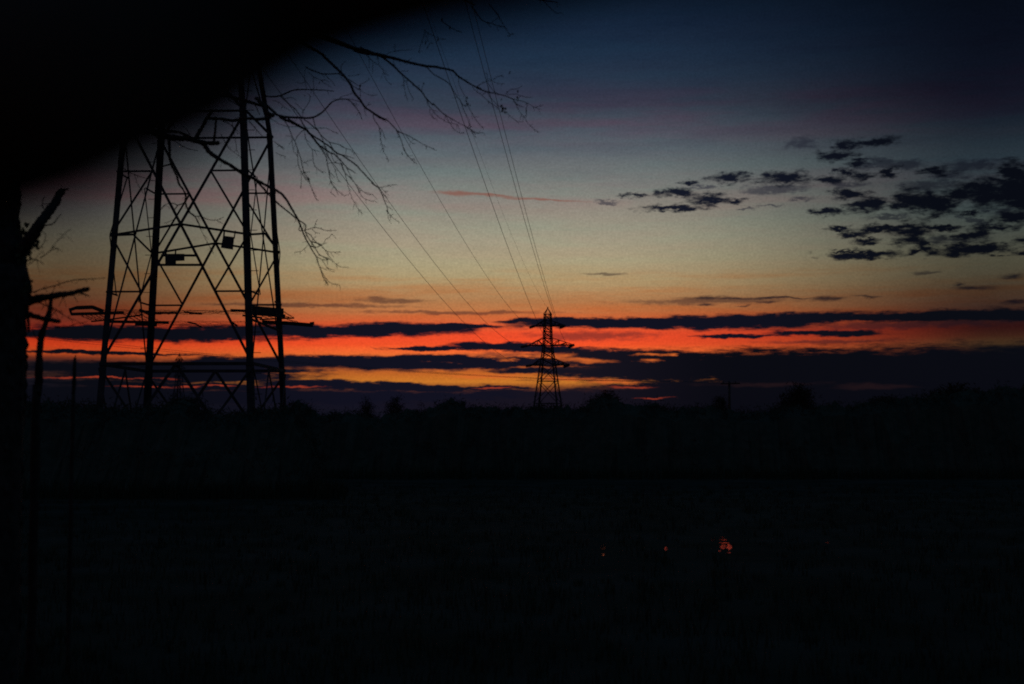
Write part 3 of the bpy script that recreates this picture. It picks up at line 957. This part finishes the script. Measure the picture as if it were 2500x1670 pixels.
for _ in range(2600):           # longer grass along the hedge foot
    near_ = rgx.random() < .4
    y = rgx.uniform(37.5, 41) if near_ else rgx.uniform(55, 61)
    x = rgx.uniform(-.42, -.12) * y if near_ else rgx.uniform(-.2, .42) * y
    for _b in range(7):
        blade(x + rgx.gauss(0, .12), y + rgx.gauss(0, .2), rgx.uniform(.15, .6), .012, rgx.uniform(.1, .6))
for o, c in pud[2:9]:
    for _ in range(7):
        blade(c.x + rgx.uniform(-.14, .14), c.y + rgx.uniform(-1.6, -.2), rgx.uniform(.03, .10), .004, rgx.uniform(.2, .9))
go = mb.build("grass", M_GRASS)
tag(go, "rough dark grass tussocks over the field", "grass", kind="stuff")

# ------------------------------------------------------------------ hedgerow and trees on the skyline
prof = [(-300, 1000), (0, 985), (100, 975), (200, 985), (300, 992), (400, 980), (440, 965), (470, 972), (500, 1000), (600, 1004), (700, 985), (722, 972), (745, 984), (785, 1002), (850, 1000), (880, 1006), (925, 1010), (1000, 990), (1040, 994), (1075, 977), (1098, 966), (1120, 980), (1143, 984), (1177, 980), (1211, 991), (1260, 985), (1310, 988), (1370, 984), (1415, 988), (1450, 974), (1475, 962), (1500, 964), (1534, 980), (1606, 984), (1640, 990), (1717, 985), (1770, 995), (1830, 997), (1883, 994), (1930, 985), (2000, 985), (2028, 985), (2049, 972), (2070, 985), (2113, 972), (2156, 968), (2198, 966), (2250, 960), (2288, 952), (2352, 948), (2450, 940), (2560, 935), (2800, 930)]
def prof_y(x):
    for (x0, y0), (x1, y1) in zip(prof, prof[1:]):
        if x <= x1: return y0 + (y1 - y0) * (x - x0) / (x1 - x0)
    return prof[-1][1]
YH = 62.0
rh = random.Random(41)
def hedge(x0, x1, label, YH=62.0):
    mb = MB()
    b0 = at((x0 + x1) / 2, 1070, YH); b0.z = 0
    root = thing("hedgerow", label, "hedge", b0, "field hedges along the skyline")
    xs = [x0 + (x1 - x0) * k / max(2, int((x1 - x0) / 9)) for k in range(max(2, int((x1 - x0) / 9)) + 1)]
    rings = []
    def ht(x):
        k = min(1.0, (x - x0 + 30) / 110, (x1 - x + 30) / 110) if YH < 60 else 1.0
        return max(.12, math.sin(k * math.pi / 2))
    for x in xs:
        y = prof_y(x) + 9 + 9 * mnoise.noise(Vector((x * .021, 0, 0))) + 5 * mnoise.noise(Vector((x * .09, 3, 0)))
        top = at(x, y, YH); top.z *= ht(x)
        ring = []
        for a, hgt in ((-3.0, 0), (-2.0, .42), (-1.0, .84), (0, 1.0), (.8, .88), (1.25, .5), (1.3, 0)):
            q = Vector((x * .035, a * 1.3, 2.0)); q2 = Vector((x * .12, a * 2.1, 5.0))
            ring.append(Vector((top.x, YH + a + .5 * mnoise.noise(q) + .22 * mnoise.noise(q2), top.z * hgt * (1 + .10 * mnoise.noise(q2)) - (.02 if hgt == 0 else 0))))
        rings.append(ring)
    base = len(mb.v)
    for r in rings: mb.v += r
    for k in range(len(rings) - 1):
        for j in range(6):
            i = base + k * 7 + j
            mb.f.append((i, i + 7, i + 8, i + 1))
    mb.f.append(tuple(base + j for j in range(7)))
    mb.f.append(tuple(base + (len(rings)-1) * 7 + j for j in reversed(range(7))))
    mb.build("foliage", M_HEDGE, root)
    mb = MB()
    for _ in range(int((x1 - x0) * 1.1)):
        x = rh.uniform(x0, x1)
        y = prof_y(x) + 9 + 9 * mnoise.noise(Vector((x * .021, 0, 0))) + 5 * mnoise.noise(Vector((x * .09, 3, 0)))
        c = at(x, y, YH); c.y += rh.uniform(-1.0, 1.0); c.z *= rh.uniform(.72, 1.0) * ht(x)
        rr = rh.uniform(.12, .42)
        if rh.random() < .3: c.z *= rh.random() * .6; c.y -= rh.uniform(.6, 2.2)      # brambles at the foot
        for _k in range(26):            # a clump of fine crossing twigs
            p = c + Vector((rh.gauss(0, rr * .6), rh.gauss(0, rr * .5), rh.gauss(0, rr * .38)))
            d = Vector((rh.uniform(-1, 1), rh.uniform(-.6, .6), rh.uniform(-.3, 1))).normalized() * rh.uniform(.06, .20)
            s = Vector((d.z, 0, -d.x)).normalized() * rh.uniform(.006, .02)
            i = len(mb.v)
            mb.v += [p - s, p + s, p + d]
            mb.f.append((i, i+1, i+2))
    mb.build("shoots", M_HEDGE, root)
hedge(-330, 775, "ragged thicket hiding the feet of the near pylon", 42.0)
hedge(620, 1275, "uneven hedge in the middle of the skyline, left of the distant pylon's foot")
hedge(1250, 1915, "dark hedge running right from the distant pylon's foot past the wooden pole")
hedge(1890, 2820, "tall dark hedge rising towards the right edge")

def sky_tree(label, px, ytop, wpx, Y, seed, dens=1.0, shape=1.0):
    """short trunk, limbs fanning to clumps spread through a domed crown, twigs filling each clump"""
    r = random.Random(seed)
    base = at(px, 1070, Y); base.z = 0
    H = at(px, ytop, Y).z
    Wd = wpx * Y / F
    root = thing("skyline_tree", label, "tree", base, "trees standing along the skyline")
    tr = MB(); cr = MB()
    fork = base + Vector((r.uniform(-.03, .03) * Wd, 0, H * .42))
    tr.tube([base - Vector((0, 0, .2)), base.lerp(fork, .5) + Vector((.01 * H, 0, 0)), fork], [H * .026, H * .021, H * .017], 7)
    z0 = H * .45
    for k in range(int(34 * dens)):
        u = r.uniform(-1, 1); w = r.uniform(-1, 1); t = r.random() ** .7
        while u * u + w * w > 1: u, w = r.uniform(-1, 1), r.uniform(-1, 1)
        dome = math.sqrt(max(0.0, 1 - (u * u + w * w) * .9))
        c = base + Vector((u * Wd * .42, w * Wd * .42, z0 + (H * .93 - z0) * t * dome * (1 - .25 * (1 - shape)) ))
        if shape < .9: c.x = base.x + (c.x - base.x) * (1.15 - .75 * (c.z - z0) / (H - z0))
        m = fork.lerp(c, .5) + Vector((r.gauss(0, .04), r.gauss(0, .04), r.uniform(0, .06))) * Wd
        cr.tube([fork, m, c], [H * .008, H * .005, H * .003], 4)
        cs = Wd * r.uniform(.06, .12)
        for _ in range(46):
            p = c + Vector((r.gauss(0, cs), r.gauss(0, cs), r.gauss(0, cs * .75)))
            if p.z > H: p.z = H - r.random() * .1
            d = Vector((r.uniform(-1, 1), r.uniform(-1, 1), r.uniform(-.3, 1))).normalized() * cs * r.uniform(.5, 1.1)
            s = Vector((d.z, d.x * .2, -d.x)).normalized() * cs * .09
            i = len(cr.v)
            cr.v += [p - s, p + s, p + d]
            cr.f.append((i, i+1, i+2))
    tr.build("trunk", M_WOOD, root)
    cr.build("crown", M_CROWN, root)
TR = [("small rounded tree on the skyline between the near pylon and the centre", 893, 955, 54, 120, 1, 1.4, 1.0),
      ("twin-topped ragged tree, taller of the pair left of centre", 962, 948, 64, 125, 2, 1.4, .8),
      ("short spiky tree just right of the twin-topped tree", 1028, 976, 44, 122, 3, 1.0, 1.0),
      ("little pointed tree rising from the hedge below the yellow gap", 1098, 960, 36, 118, 4, 1.0, .7),
      ("narrow bush halfway between the pointed tree and the distant pylon", 1175, 974, 40, 118, 5, 1.0, 1.0),
      ("broad domed tree right of the distant pylon's foot", 1478, 954, 96, 130, 6, 2.2, 1.2),
      ("round-topped tree touching the wooden pole", 1757, 940, 46, 150, 7, 1.6, 1.0),
      ("tallest domed tree on the right half of the skyline", 1948, 934, 100, 140, 8, 2.6, 1.1),
      ("small pointed tree right of the tallest domed tree", 2049, 962, 34, 130, 9, 1.0, .7),
      ("low wide tree near the right of the skyline", 2170, 958, 110, 135, 10, 2.0, 1.3),
      ("big dim tree by the right edge of the skyline", 2330, 938, 150, 130, 12, 2.6, 1.2),
      ("bushy low tree close behind the near pylon's right leg", 722, 966, 60, 110, 13, 1.4, 1.1),
      ("dim shrubby tree framed by the near pylon's legs", 440, 955, 90, 112, 14, 1.6, 1.1)]
for a in TR: sky_tree(*a)

# ------------------------------------------------------------------ sky
world = bpy.data.worlds.new("World"); scene.world = world
world.use_nodes = True
nt = world.node_tree; N = nt.nodes; LK = nt.links
for n_ in list(N): N.remove(n_)
out = N.new("ShaderNodeOutputWorld"); bg = N.new("ShaderNodeBackground")
def setin(sock, v):
    if hasattr(v, "is_output"): LK.new(v, sock)
    else: sock.default_value = v
def mth(op, a, b=None, c=None, clamp=False):
    n_ = N.new("ShaderNodeMath"); n_.operation = op; n_.use_clamp = clamp
    setin(n_.inputs[0], a)
    if b is not None: setin(n_.inputs[1], b)
    if c is not None: setin(n_.inputs[2], c)
    return n_.outputs[0]
def vec(x, y, z):
    n_ = N.new("ShaderNodeCombineXYZ")
    for i, v in enumerate((x, y, z)): setin(n_.inputs[i], v)
    return n_.outputs[0]
def vmath(op, a, b):
    n_ = N.new("ShaderNodeVectorMath"); n_.operation = op
    setin(n_.inputs[0], a)
    if b is not None: setin(n_.inputs[1], b)
    return n_
def vmadd(a, b, c):
    n_ = N.new("ShaderNodeVectorMath"); n_.operation = "MULTIPLY_ADD"
    for i_, v in enumerate((a, b, c)): setin(n_.inputs[i_], v)
    return n_.outputs[0]
def smooth(x, a, b):
    n_ = N.new("ShaderNodeMapRange"); n_.interpolation_type = "SMOOTHSTEP"
    setin(n_.inputs["Value"], x); n_.inputs["From Min"].default_value = a; n_.inputs["From Max"].default_value = b
    return n_.outputs[0]
def mixc(f, a, b, mode="MIX"):
    n_ = N.new("ShaderNodeMix"); n_.data_type = "RGBA"; n_.blend_type = mode
    setin(n_.inputs[0], f)
    for s_, v in ((n_.inputs[6], a), (n_.inputs[7], b)):
        if isinstance(v, tuple): s_.default_value = (*v, 1)
        else: LK.new(v, s_)
    return n_.outputs[2]
def fbm(v, scale, detail=5, rough=.55, w=None):
    n_ = N.new("ShaderNodeTexNoise"); n_.inputs["Scale"].default_value = scale
    n_.inputs["Detail"].default_value = detail; n_.inputs["Roughness"].default_value = rough
    LK.new(v, n_.inputs["Vector"])
    return n_
tc = N.new("ShaderNodeTexCoord")
sep = N.new("ShaderNodeSeparateXYZ"); LK.new(tc.outputs["Generated"], sep.inputs[0])
az = mth("MULTIPLY", mth("ARCTAN2", sep.outputs[0], sep.outputs[1]), 180 / math.pi)
el = mth("MULTIPLY", mth("ARCSINE", sep.outputs[2]), 180 / math.pi)

def yel(y): return azel(1250, y)[1]
def ramp(stops, x):
    """stops: (elevation deg, sRGB)"""
    n_ = N.new("ShaderNodeValToRGB")
    cr = n_.color_ramp
    lo, hi = -2.0, 40.0
    t = mth("DIVIDE", mth("SUBTRACT", x, lo), hi - lo, clamp=True)
    LK.new(t, n_.inputs[0])
    stops = sorted(stops)
    while len(cr.elements) < len(stops): cr.elements.new(.5)
    for e, (s_, c) in zip(cr.elements, stops):
        e.position = (s_ - lo) / (hi - lo); e.color = (*lin(c), 1)
    cr.interpolation = "LINEAR"
    return n_.outputs[0]
D = 2500 / 2347.0
mid = [(0, (14, 28, 45)), (60, (20, 37, 58)), (130, (29, 47, 68)), (180, (37, 53, 72)), (240, (52, 62, 77)), (300, (73, 84, 95)), (350, (91, 102, 108)), (400, (109, 120, 118)), (450, (127, 133, 124)), (500, (143, 145, 129)), (550, (157, 154, 131)),
       (600, (167, 157, 125)), (640, (172, 152, 112)), (665, (175, 140, 97)), (690, (174, 122, 78)), (712, (188, 118, 70)), (730, (202, 106, 60)), (745, (220, 92, 50)), (765, (236, 76, 42)), (790, (242, 80, 40)), (803, (246, 104, 48)), (820, (228, 112, 50)), (840, (184, 88, 42)), (858, (190, 100, 38)), (876, (202, 120, 42)), (888, (126, 66, 36)), (903, (44, 28, 36)), (930, (18, 19, 33)), (1003, (9, 12, 20))]
right = [(0, (5, 10, 19)), (100, (7, 12, 24)), (200, (11, 16, 29)), (260, (15, 21, 34)), (300, (20, 28, 40)), (400, (40, 52, 60)), (500, (56, 67, 68)), (560, (68, 73, 66)), (620, (74, 72, 58)), (660, (70, 62, 48)), (700, (64, 48, 38)), (735, (50, 28, 26)), (760, (44, 15, 17)), (780, (56, 28, 21)), (798, (68, 48, 30)), (812, (20, 18, 20)), (840, (9, 12, 19)), (870, (6, 10, 17)), (1003, (3, 6, 11))]
left = [(0, (8, 12, 24)), (300, (26, 30, 42)), (400, (40, 37, 44)), (450, (54, 50, 54)), (500, (66, 64, 64)), (550, (74, 71, 62)), (600, (82, 75, 58)), (650, (88, 70, 48)), (690, (88, 57, 38)), (720, (92, 48, 34)), (750, (104, 40, 28)), (775, (170, 44, 22)), (800, (196, 58, 26)), (818, (176, 70, 30)), (832, (40, 26, 28)), (855, (26, 22, 28)), (864, (70, 40, 30)), (872, (24, 22, 30)), (900, (14, 15, 25)), (930, (8, 11, 20)), (1003, (5, 8, 14))]
def st(l): return [(yel(y * D), c) for y, c in l] + [(23, (18, 32, 48)), (38, (34, 60, 86)), (-1.5, (4, 6, 10))]
A = lambda x: azel(x * D, 600)[0]
cm = ramp(st(mid), el); cr_ = ramp(st(right), el); cl = ramp(st(left), el)
wr = smooth(az, A(1330), A(2290))
wl_ = smooth(az, A(960), A(90))
sky = mixc(wr, cm, cr_); sky = mixc(wl_, sky, cl)

P0 = vec(az, el, 0.0)
# long soft streaks of thin high cloud that tint the clear sky
sv = vec(mth("MULTIPLY", az, .09), mth("ADD", el, mth("MULTIPLY", az, .02)), 0.0)
s1 = fbm(sv, .85, 5, .6).outputs["Fac"]
m1 = mth("MULTIPLY", smooth(s1, .42, .62), smooth(el, 5.5, 8.5))
sky = mixc(mth("MULTIPLY", m1, .3), sky, mixc(1.0, sky, (1.22, .80, .84), "MULTIPLY"))
veil = mth("ADD", mth("MULTIPLY", smooth(el, 11.2, 12.6), mth("SUBTRACT", 1.0, smooth(el, 13.2, 14.8))), mth("MULTIPLY", mth("MULTIPLY", smooth(el, 8.6, 9.6), mth("SUBTRACT", 1.0, smooth(el, 10.0, 11.0))), mth("SUBTRACT", 1.0, mth("MULTIPLY", smooth(az, -9.0, -2.0), .6))))
sv2 = fbm(vec(mth("MULTIPLY", az, .13), mth("MULTIPLY", el, 1.1), 19.0), 1.0, 6, .62).outputs["Fac"]
sky = mixc(mth("MULTIPLY", mth("MULTIPLY", veil, smooth(sv2, .36, .62)), 1.0), sky, mixc(1.0, sky, (1.28, .84, .92), "MULTIPLY"))
s2 = fbm(vec(mth("MULTIPLY", az, .16), mth("MULTIPLY", el, 1.3), 4.0), 1.3, 6, .6).outputs["Fac"]
sky = mixc(mth("MULTIPLY", smooth(s2, .44, .68), mth("ADD", .12, mth("MULTIPLY", smooth(el, 8.0, 12.0), .34))), sky, mixc(1.0, sky, (.76, .78, .84), "MULTIPLY"))
s3 = fbm(vec(mth("MULTIPLY", az, .12), mth("MULTIPLY", el, 1.5), 9.0), 1.0, 6, .6).outputs["Fac"]
lowband = mth("MULTIPLY", smooth(el, 4.2, 5.2), mth("SUBTRACT", 1.0, smooth(el, 6.2, 7.2)))
sky = mixc(mth("MULTIPLY", mth("MULTIPLY", smooth(s3, .42, .66), lowband), .95), sky, mixc(1.0, sky, (1.04, .74, .60), "MULTIPLY"))

# warped coordinates shared by every cloud
wn = fbm(vec(mth("MULTIPLY", az, .8), mth("MULTIPLY", el, 2.2), 0.0), 1.0, 5, .6).outputs["Color"]
wv = vmath("MULTIPLY", vmath("SUBTRACT", wn, (.5, .5, .5)).outputs[0], (1.1, .34, 0.0)).outputs[0]
PW = vmath("ADD", P0, wv).outputs[0]
d1 = fbm(vec(mth("MULTIPLY", az, 1.5), mth("MULTIPLY", el, 4.4), 2.0), 1.0, 7, .62).outputs["Fac"]
d2 = fbm(vec(mth("MULTIPLY", az, .7), mth("MULTIPLY", el, 4.4), 6.0), 1.0, 9, .68).outputs["Fac"]

w2 = fbm(vec(mth("MULTIPLY", az, 2.2), mth("MULTIPLY", el, 4.6), 7.0), 1.0, 6, .62).outputs["Color"]
PW2 = vmadd(vmath("SUBTRACT", w2, (.5, .5, .5)).outputs[0], (1.3, .55, 0.0), PW)
PW3 = vmadd(vmath("SUBTRACT", w2, (.5, .5, .5)).outputs[0], (.6, .14, 0.0), PW)
def blobs(lst, k=.35, PW=PW):
    """union of stretched patches: (x, y, half width, half height, slope) in photo pixels -> sky degrees"""
    acc = None; src = PW
    for i, b_ in enumerate(lst):
        x, y, hw, hh = b_[:4]; sl = b_[4] if len(b_) > 4 else 0.0
        a0, e0 = azel(x, y)
        sx, sy = 60.6 / hw, 60.6 / hh
        if acc is not None and i % 8 == 0:      # evaluate in short runs, to keep few values alive
            src = vmadd(acc, (1e-7, 1e-7, 0), PW)
        if sl:
            mp_ = N.new("ShaderNodeMapping"); mp_.vector_type = "TEXTURE"
            mp_.inputs["Location"].default_value = (a0, e0, 0)
            mp_.inputs["Rotation"].default_value = (0, 0, -sl)
            mp_.inputs["Scale"].default_value = (1 / sx, 1 / sy, 1)
            LK.new(src, mp_.inputs["Vector"]); q = mp_.outputs[0]
        else:
            q = vmadd(src, (sx, sy, 0), (-a0 * sx, -e0 * sy, 0))
        ln = N.new("ShaderNodeVectorMath"); ln.operation = "LENGTH"
        LK.new(q, ln.inputs[0])
        acc = ln.outputs["Value"] if acc is None else mth("SMOOTH_MIN", acc, ln.outputs["Value"], k)
    return mth("SUBTRACT", 1.0, acc)
def d_(l): return [(x * D, y * D, w * D, h * D, *(r_[0:1])) for x, y, w, h, *r_ in l]
def r6(l): return [(1300 + x * .511, 300 + y * .511, w * .511, h * .511, *(r_[0:1])) for x, y, w, h, *r_ in l]
def layer(sky, F_, noise, amp, lo, hi, op, colr):
    f = mth("ADD", F_, mth("MULTIPLY", mth("SUBTRACT", noise, .5), amp))
    return mixc(mth("MULTIPLY", smooth(f, lo, hi), op), sky, colr)
edge_w = smooth(mth("ABSOLUTE", mth("SUBTRACT", az, .5)), 5.0, 17.0)
dark = mixc(edge_w, lin((14, 16, 31)), lin((7, 10, 19)))
edge_r = smooth(az, 1.5, 9.0)
deepc = mixc(edge_r, lin((20, 18, 30)), lin((6, 9, 18)))
dusk = mixc(edge_w, lin((54, 34, 40)), lin((16, 16, 26)))

fine = fbm(vec(mth("MULTIPLY", az, 3.2), mth("MULTIPLY", el, 7.5), 11.0), 1.0, 5, .65).outputs["Fac"]
d1b = mth("ADD", mth("MULTIPLY", d1, .8), mth("MULTIPLY", fine, .2))
SPLIT_Y, SPLIT_X = 650.0, 1448.0
mott = fbm(vec(mth("MULTIPLY", az, 2.0), mth("MULTIPLY", el, 4.0), 15.0), 1.0, 9, .78).outputs["Fac"]
mk = mth("ADD", 1.0, mth("MULTIPLY", mth("SUBTRACT", mott, .5), .34))
sky = mixc(1.0, sky, vec(mk, mk, mk), "MULTIPLY")
grn = fbm(vec(mth("MULTIPLY", az, 10.0), mth("MULTIPLY", el, 12.0), 25.0), 1.0, 2, .7).outputs["Fac"]
gk = mth("ADD", 1.0, mth("MULTIPLY", mth("SUBTRACT", grn, .5), .5))
sky = mixc(1.0, sky, vec(gk, gk, gk), "MULTIPLY")
base = sky
# --- low sky: translucent patches, long dark banks, gaps where the glow shows through
soft = d_([(872, 684, 40, 7), (900, 690, 120, 7), (700, 700, 300, 6), (1050, 716, 300, 6), (1210, 742, 70, 14), (1000, 760, 120, 12), (1350, 770, 200, 14), (1390, 628, 60, 4, -.06), (1620, 690, 260, 10), (1300, 805, 120, 10), (1150, 812, 110, 8), (1380, 815, 120, 12), (2050, 745, 300, 12), (1480, 825, 140, 18), (930, 845, 250, 10), (1500, 860, 200, 12), (1900, 782, 200, 6), (700, 834, 300, 16)])
soft += r6([(1880, 715, 80, 10)])
low = layer(base, blobs(soft, .3), d1, 1.5, -.05, .75, .62, dusk)
wisps = r6([(2300, 733, 66, 14), (2110, 790, 100, 15), (2040, 778, 34, 17), (2310, 855, 66, 12), (850, 834, 150, 11), (950, 838, 90, 8), (1180, 838, 260, 5), (1120, 855, 66, 6), (1430, 842, 100, 12), (1590, 831, 76, 6), (830, 870, 50, 6), (1000, 870, 40, 5)])
low = layer(low, blobs(wisps, .3, PW3), d2, 2.2, -.3, 1.0, .85, mixc(edge_w, lin((30, 26, 36)), lin((10, 12, 22))))
bank = d_([(330, 765, 360, 17, -.004), (720, 759, 350, 15, -.01), (930, 752, 180, 12), (1030, 748, 60, 7),
           (1290, 739, 130, 11), (1480, 741, 250, 13), (1680, 738, 210, 17), (1830, 730, 140, 14, -.04), (1990, 726, 150, 8), (2170, 722, 210, 14), (2340, 722, 160, 13),
           (1900, 763, 130, 7, .02), (1680, 769, 90, 5), (980, 798, 110, 5), (1130, 794, 120, 9), (1240, 799, 110, 8),
           (560, 834, 170, 16), (800, 830, 260, 15), (1010, 824, 140, 11), (1160, 832, 160, 12), (960, 838, 230, 10), (1240, 850, 110, 8), (1300, 846, 60, 7),
           (430, 885, 330, 10, .02), (760, 883, 220, 12, .03), (950, 888, 200, 8, .02), (1120, 889, 120, 5), (330, 845, 300, 15), (400, 862, 300, 15), (560, 848, 160, 8), (220, 905, 300, 22), (700, 910, 500, 18), (1150, 915, 420, 22),
           (230, 808, 190, 4, .004), (1080, 748, 60, 6), (1190, 736, 60, 6)])
low = layer(low, blobs(bank, .25, PW3), d2, 1.6, -.30, .28, 1.0, dark)
deep = d_([(1430, 815, 190, 16), (1560, 845, 360, 34), (1760, 842, 460, 44), (2050, 850, 420, 56), (2330, 850, 400, 56), (2000, 890, 700, 40), (1650, 890, 320, 20), (1580, 912, 420, 24), (1700, 935, 800, 30)])
low = layer(low, blobs(deep, .25, PW3), d2, 1.5, -.24, .3, 1.0, deepc)
gap = d_([(1335, 824, 70, 7, .06), (1290, 815, 40, 6), (1490, 829, 34, 5), (1490, 813, 40, 4), (1540, 812, 16, 3), (1400, 875, 60, 6), (1440, 877, 30, 4), (1300, 868, 70, 5), (1120, 862, 100, 7), (1170, 826, 24, 4, .1)])
low = layer(low, blobs(gap, .2, PW3), d2, 2.4, -.15, 1.0, .85, lin((216, 104, 44)))
gap2 = d_([(680, 887, 80, 2.6), (500, 885, 60, 2.2), (1500, 913, 44, 2.6), (1450, 887, 60, 4), (230, 866, 180, 2.6), (330, 887, 80, 2.4), (430, 886, 30, 3), (1130, 889, 60, 2.5)])
low = layer(low, blobs(gap2, .1, PW3), d2, 2.0, -.1, .9, .7, lin((170, 62, 38)))
dim = d_([(1750, 880, 180, 8), (2000, 886, 120, 8), (1300, 842, 130, 7), (1400, 890, 160, 6)])
low = layer(low, blobs(dim, .2), d2, 1.5, .0, .9, .22, lin((58, 34, 34)))
# --- upper right: broken altocumulus
soft2 = r6([(1290, 95, 80, 34), (1640, 190, 130, 26), (1780, 200, 120, 24), (2100, 205, 160, 30), (1150, 320, 170, 22), (360, 378, 80, 11), (1290, 365, 70, 11), (1140, 395, 70, 8), (1890, 665, 70, 10), (1700, 450, 110, 14), (1980, 250, 120, 24), (2250, 420, 90, 18), (830, 310, 90, 10), (1020, 415, 60, 8), (2130, 470, 120, 12, .3), (1900, 300, 160, 30), (1500, 300, 120, 20), (2000, 560, 200, 24)])
upr = layer(base, blobs(soft2, .3, PW2), d1b, 2.2, -.25, .75, .72, mixc(edge_w, lin((46, 47, 62)), lin((14, 17, 29))))
alto = r6([(750, 288, 46, 11), (950, 264, 100, 19), (1200, 264, 115, 27), (495, 344, 64, 10), (680, 336, 100, 16), (840, 368, 88, 26), (970, 378, 60, 11), (680, 404, 150, 13), (1640, 90, 95, 20), (1500, 108, 55, 20), (1450, 155, 95, 21), (1550, 185, 60, 13),
           (1410, 275, 66, 19), (1480, 240, 34, 20), (1590, 250, 76, 22), (1705, 240, 32, 24), (1920, 235, 80, 16), (1520, 345, 80, 20), (1415, 425, 76, 17), (1600, 395, 100, 30), (1820, 370, 116, 40), (1930, 405, 95, 32), (2030, 350, 95, 30), (2180, 325, 160, 46), (2320, 330, 120, 64), (2300, 240, 80, 50),
           (2290, 445, 90, 24), (1470, 505, 64, 11), (1540, 530, 64, 17), (1640, 505, 76, 13), (1810, 530, 84, 48), (1790, 500, 118, 15), (1870, 590, 44, 26), (1960, 500, 86, 11), (1600, 570, 56, 13), (1580, 630, 165, 17), (1500, 610, 76, 8), (1820, 612, 46, 9), (2060, 608, 160, 25), (2170, 595, 95, 22), (2090, 540, 105, 19, -.12), (2210, 500, 95, 18), (2260, 640, 60, 10),
           (2330, 300, 160, 72), (2230, 350, 150, 44), (2120, 300, 110, 24), (2340, 380, 110, 40), (1900, 380, 130, 36), (2420, 560, 80, 20), (2100, 430, 46, 11), (2380, 620, 60, 20)])
alto = [(x_, y_, w_ * 1.24, h_ * 1.36, *r_) for x_, y_, w_, h_, *r_ in alto]
upr = layer(upr, blobs(alto, .18, PW2), d1b, 2.7, -.24, .66, 1.0, mixc(edge_w, lin((19, 23, 37)), lin((6, 9, 18))))
# --- upper left: a reddish vapour trail
trail = d_([(1110, 447, 170, 5.0, .06), (1240, 457, 150, 3.2, .06), (1050, 444, 80, 7, .04)])
upl = layer(base, blobs(trail, .2), d1, .6, .0, .8, .75, lin((132, 82, 70)))
def bgnode(c):
    n_ = N.new("ShaderNodeBackground"); LK.new(c, n_.inputs["Color"]); n_.inputs["Strength"].default_value = 1.0
    return n_.outputs[0]
def mixsh(f, a_, b_):
    n_ = N.new("ShaderNodeMixShader"); LK.new(f, n_.inputs[0]); LK.new(a_, n_.inputs[1]); LK.new(b_, n_.inputs[2])
    return n_.outputs[0]
N.remove(bg)
up = mixsh(mth("GREATER_THAN", az, azel(SPLIT_X, 450)[0]), bgnode(upl), bgnode(upr))
allsky = mixsh(mth("GREATER_THAN", el, yel(SPLIT_Y)), bgnode(low), up)
# physical twilight sky underneath, sun just below the horizon
nish = N.new("ShaderNodeTexSky"); nish.sky_type = "NISHITA"; nish.sun_disc = False
nish.sun_elevation = R(-2.0); nish.sun_rotation = R(2.0)
bg2 = N.new("ShaderNodeBackground"); LK.new(nish.outputs[0], bg2.inputs["Color"]); bg2.inputs["Strength"].default_value = 0.0012
add = N.new("ShaderNodeAddShader")
LK.new(allsky, add.inputs[0]); LK.new(bg2.outputs[0], add.inputs[1]); LK.new(add.outputs[0], out.inputs[0])

# last glow of the sun, at the horizon behind the distant pylon
sd = bpy.data.lights.new("sun", "SUN"); sd.energy = 0.02; sd.angle = R(4.0); sd.color = (1.0, .55, .3)
so = bpy.data.objects.new("sun", sd); COL.objects.link(so)
so.rotation_euler = (R(89.0), 0, R(180 - 2.0))

scene.view_settings.view_transform = "Standard"
scene.view_settings.look = "None"
scene.view_settings.exposure = 0.0
scene.view_settings.gamma = 1.0
scene.cycles.use_denoising = False
scene.cycles.filter_width = 1.9
scene.cycles.max_bounces = 3
scene.cycles.diffuse_bounces = 1
scene.cycles.glossy_bounces = 2
world.cycles.sampling_method = "MANUAL"
world.cycles.sample_map_resolution = 512
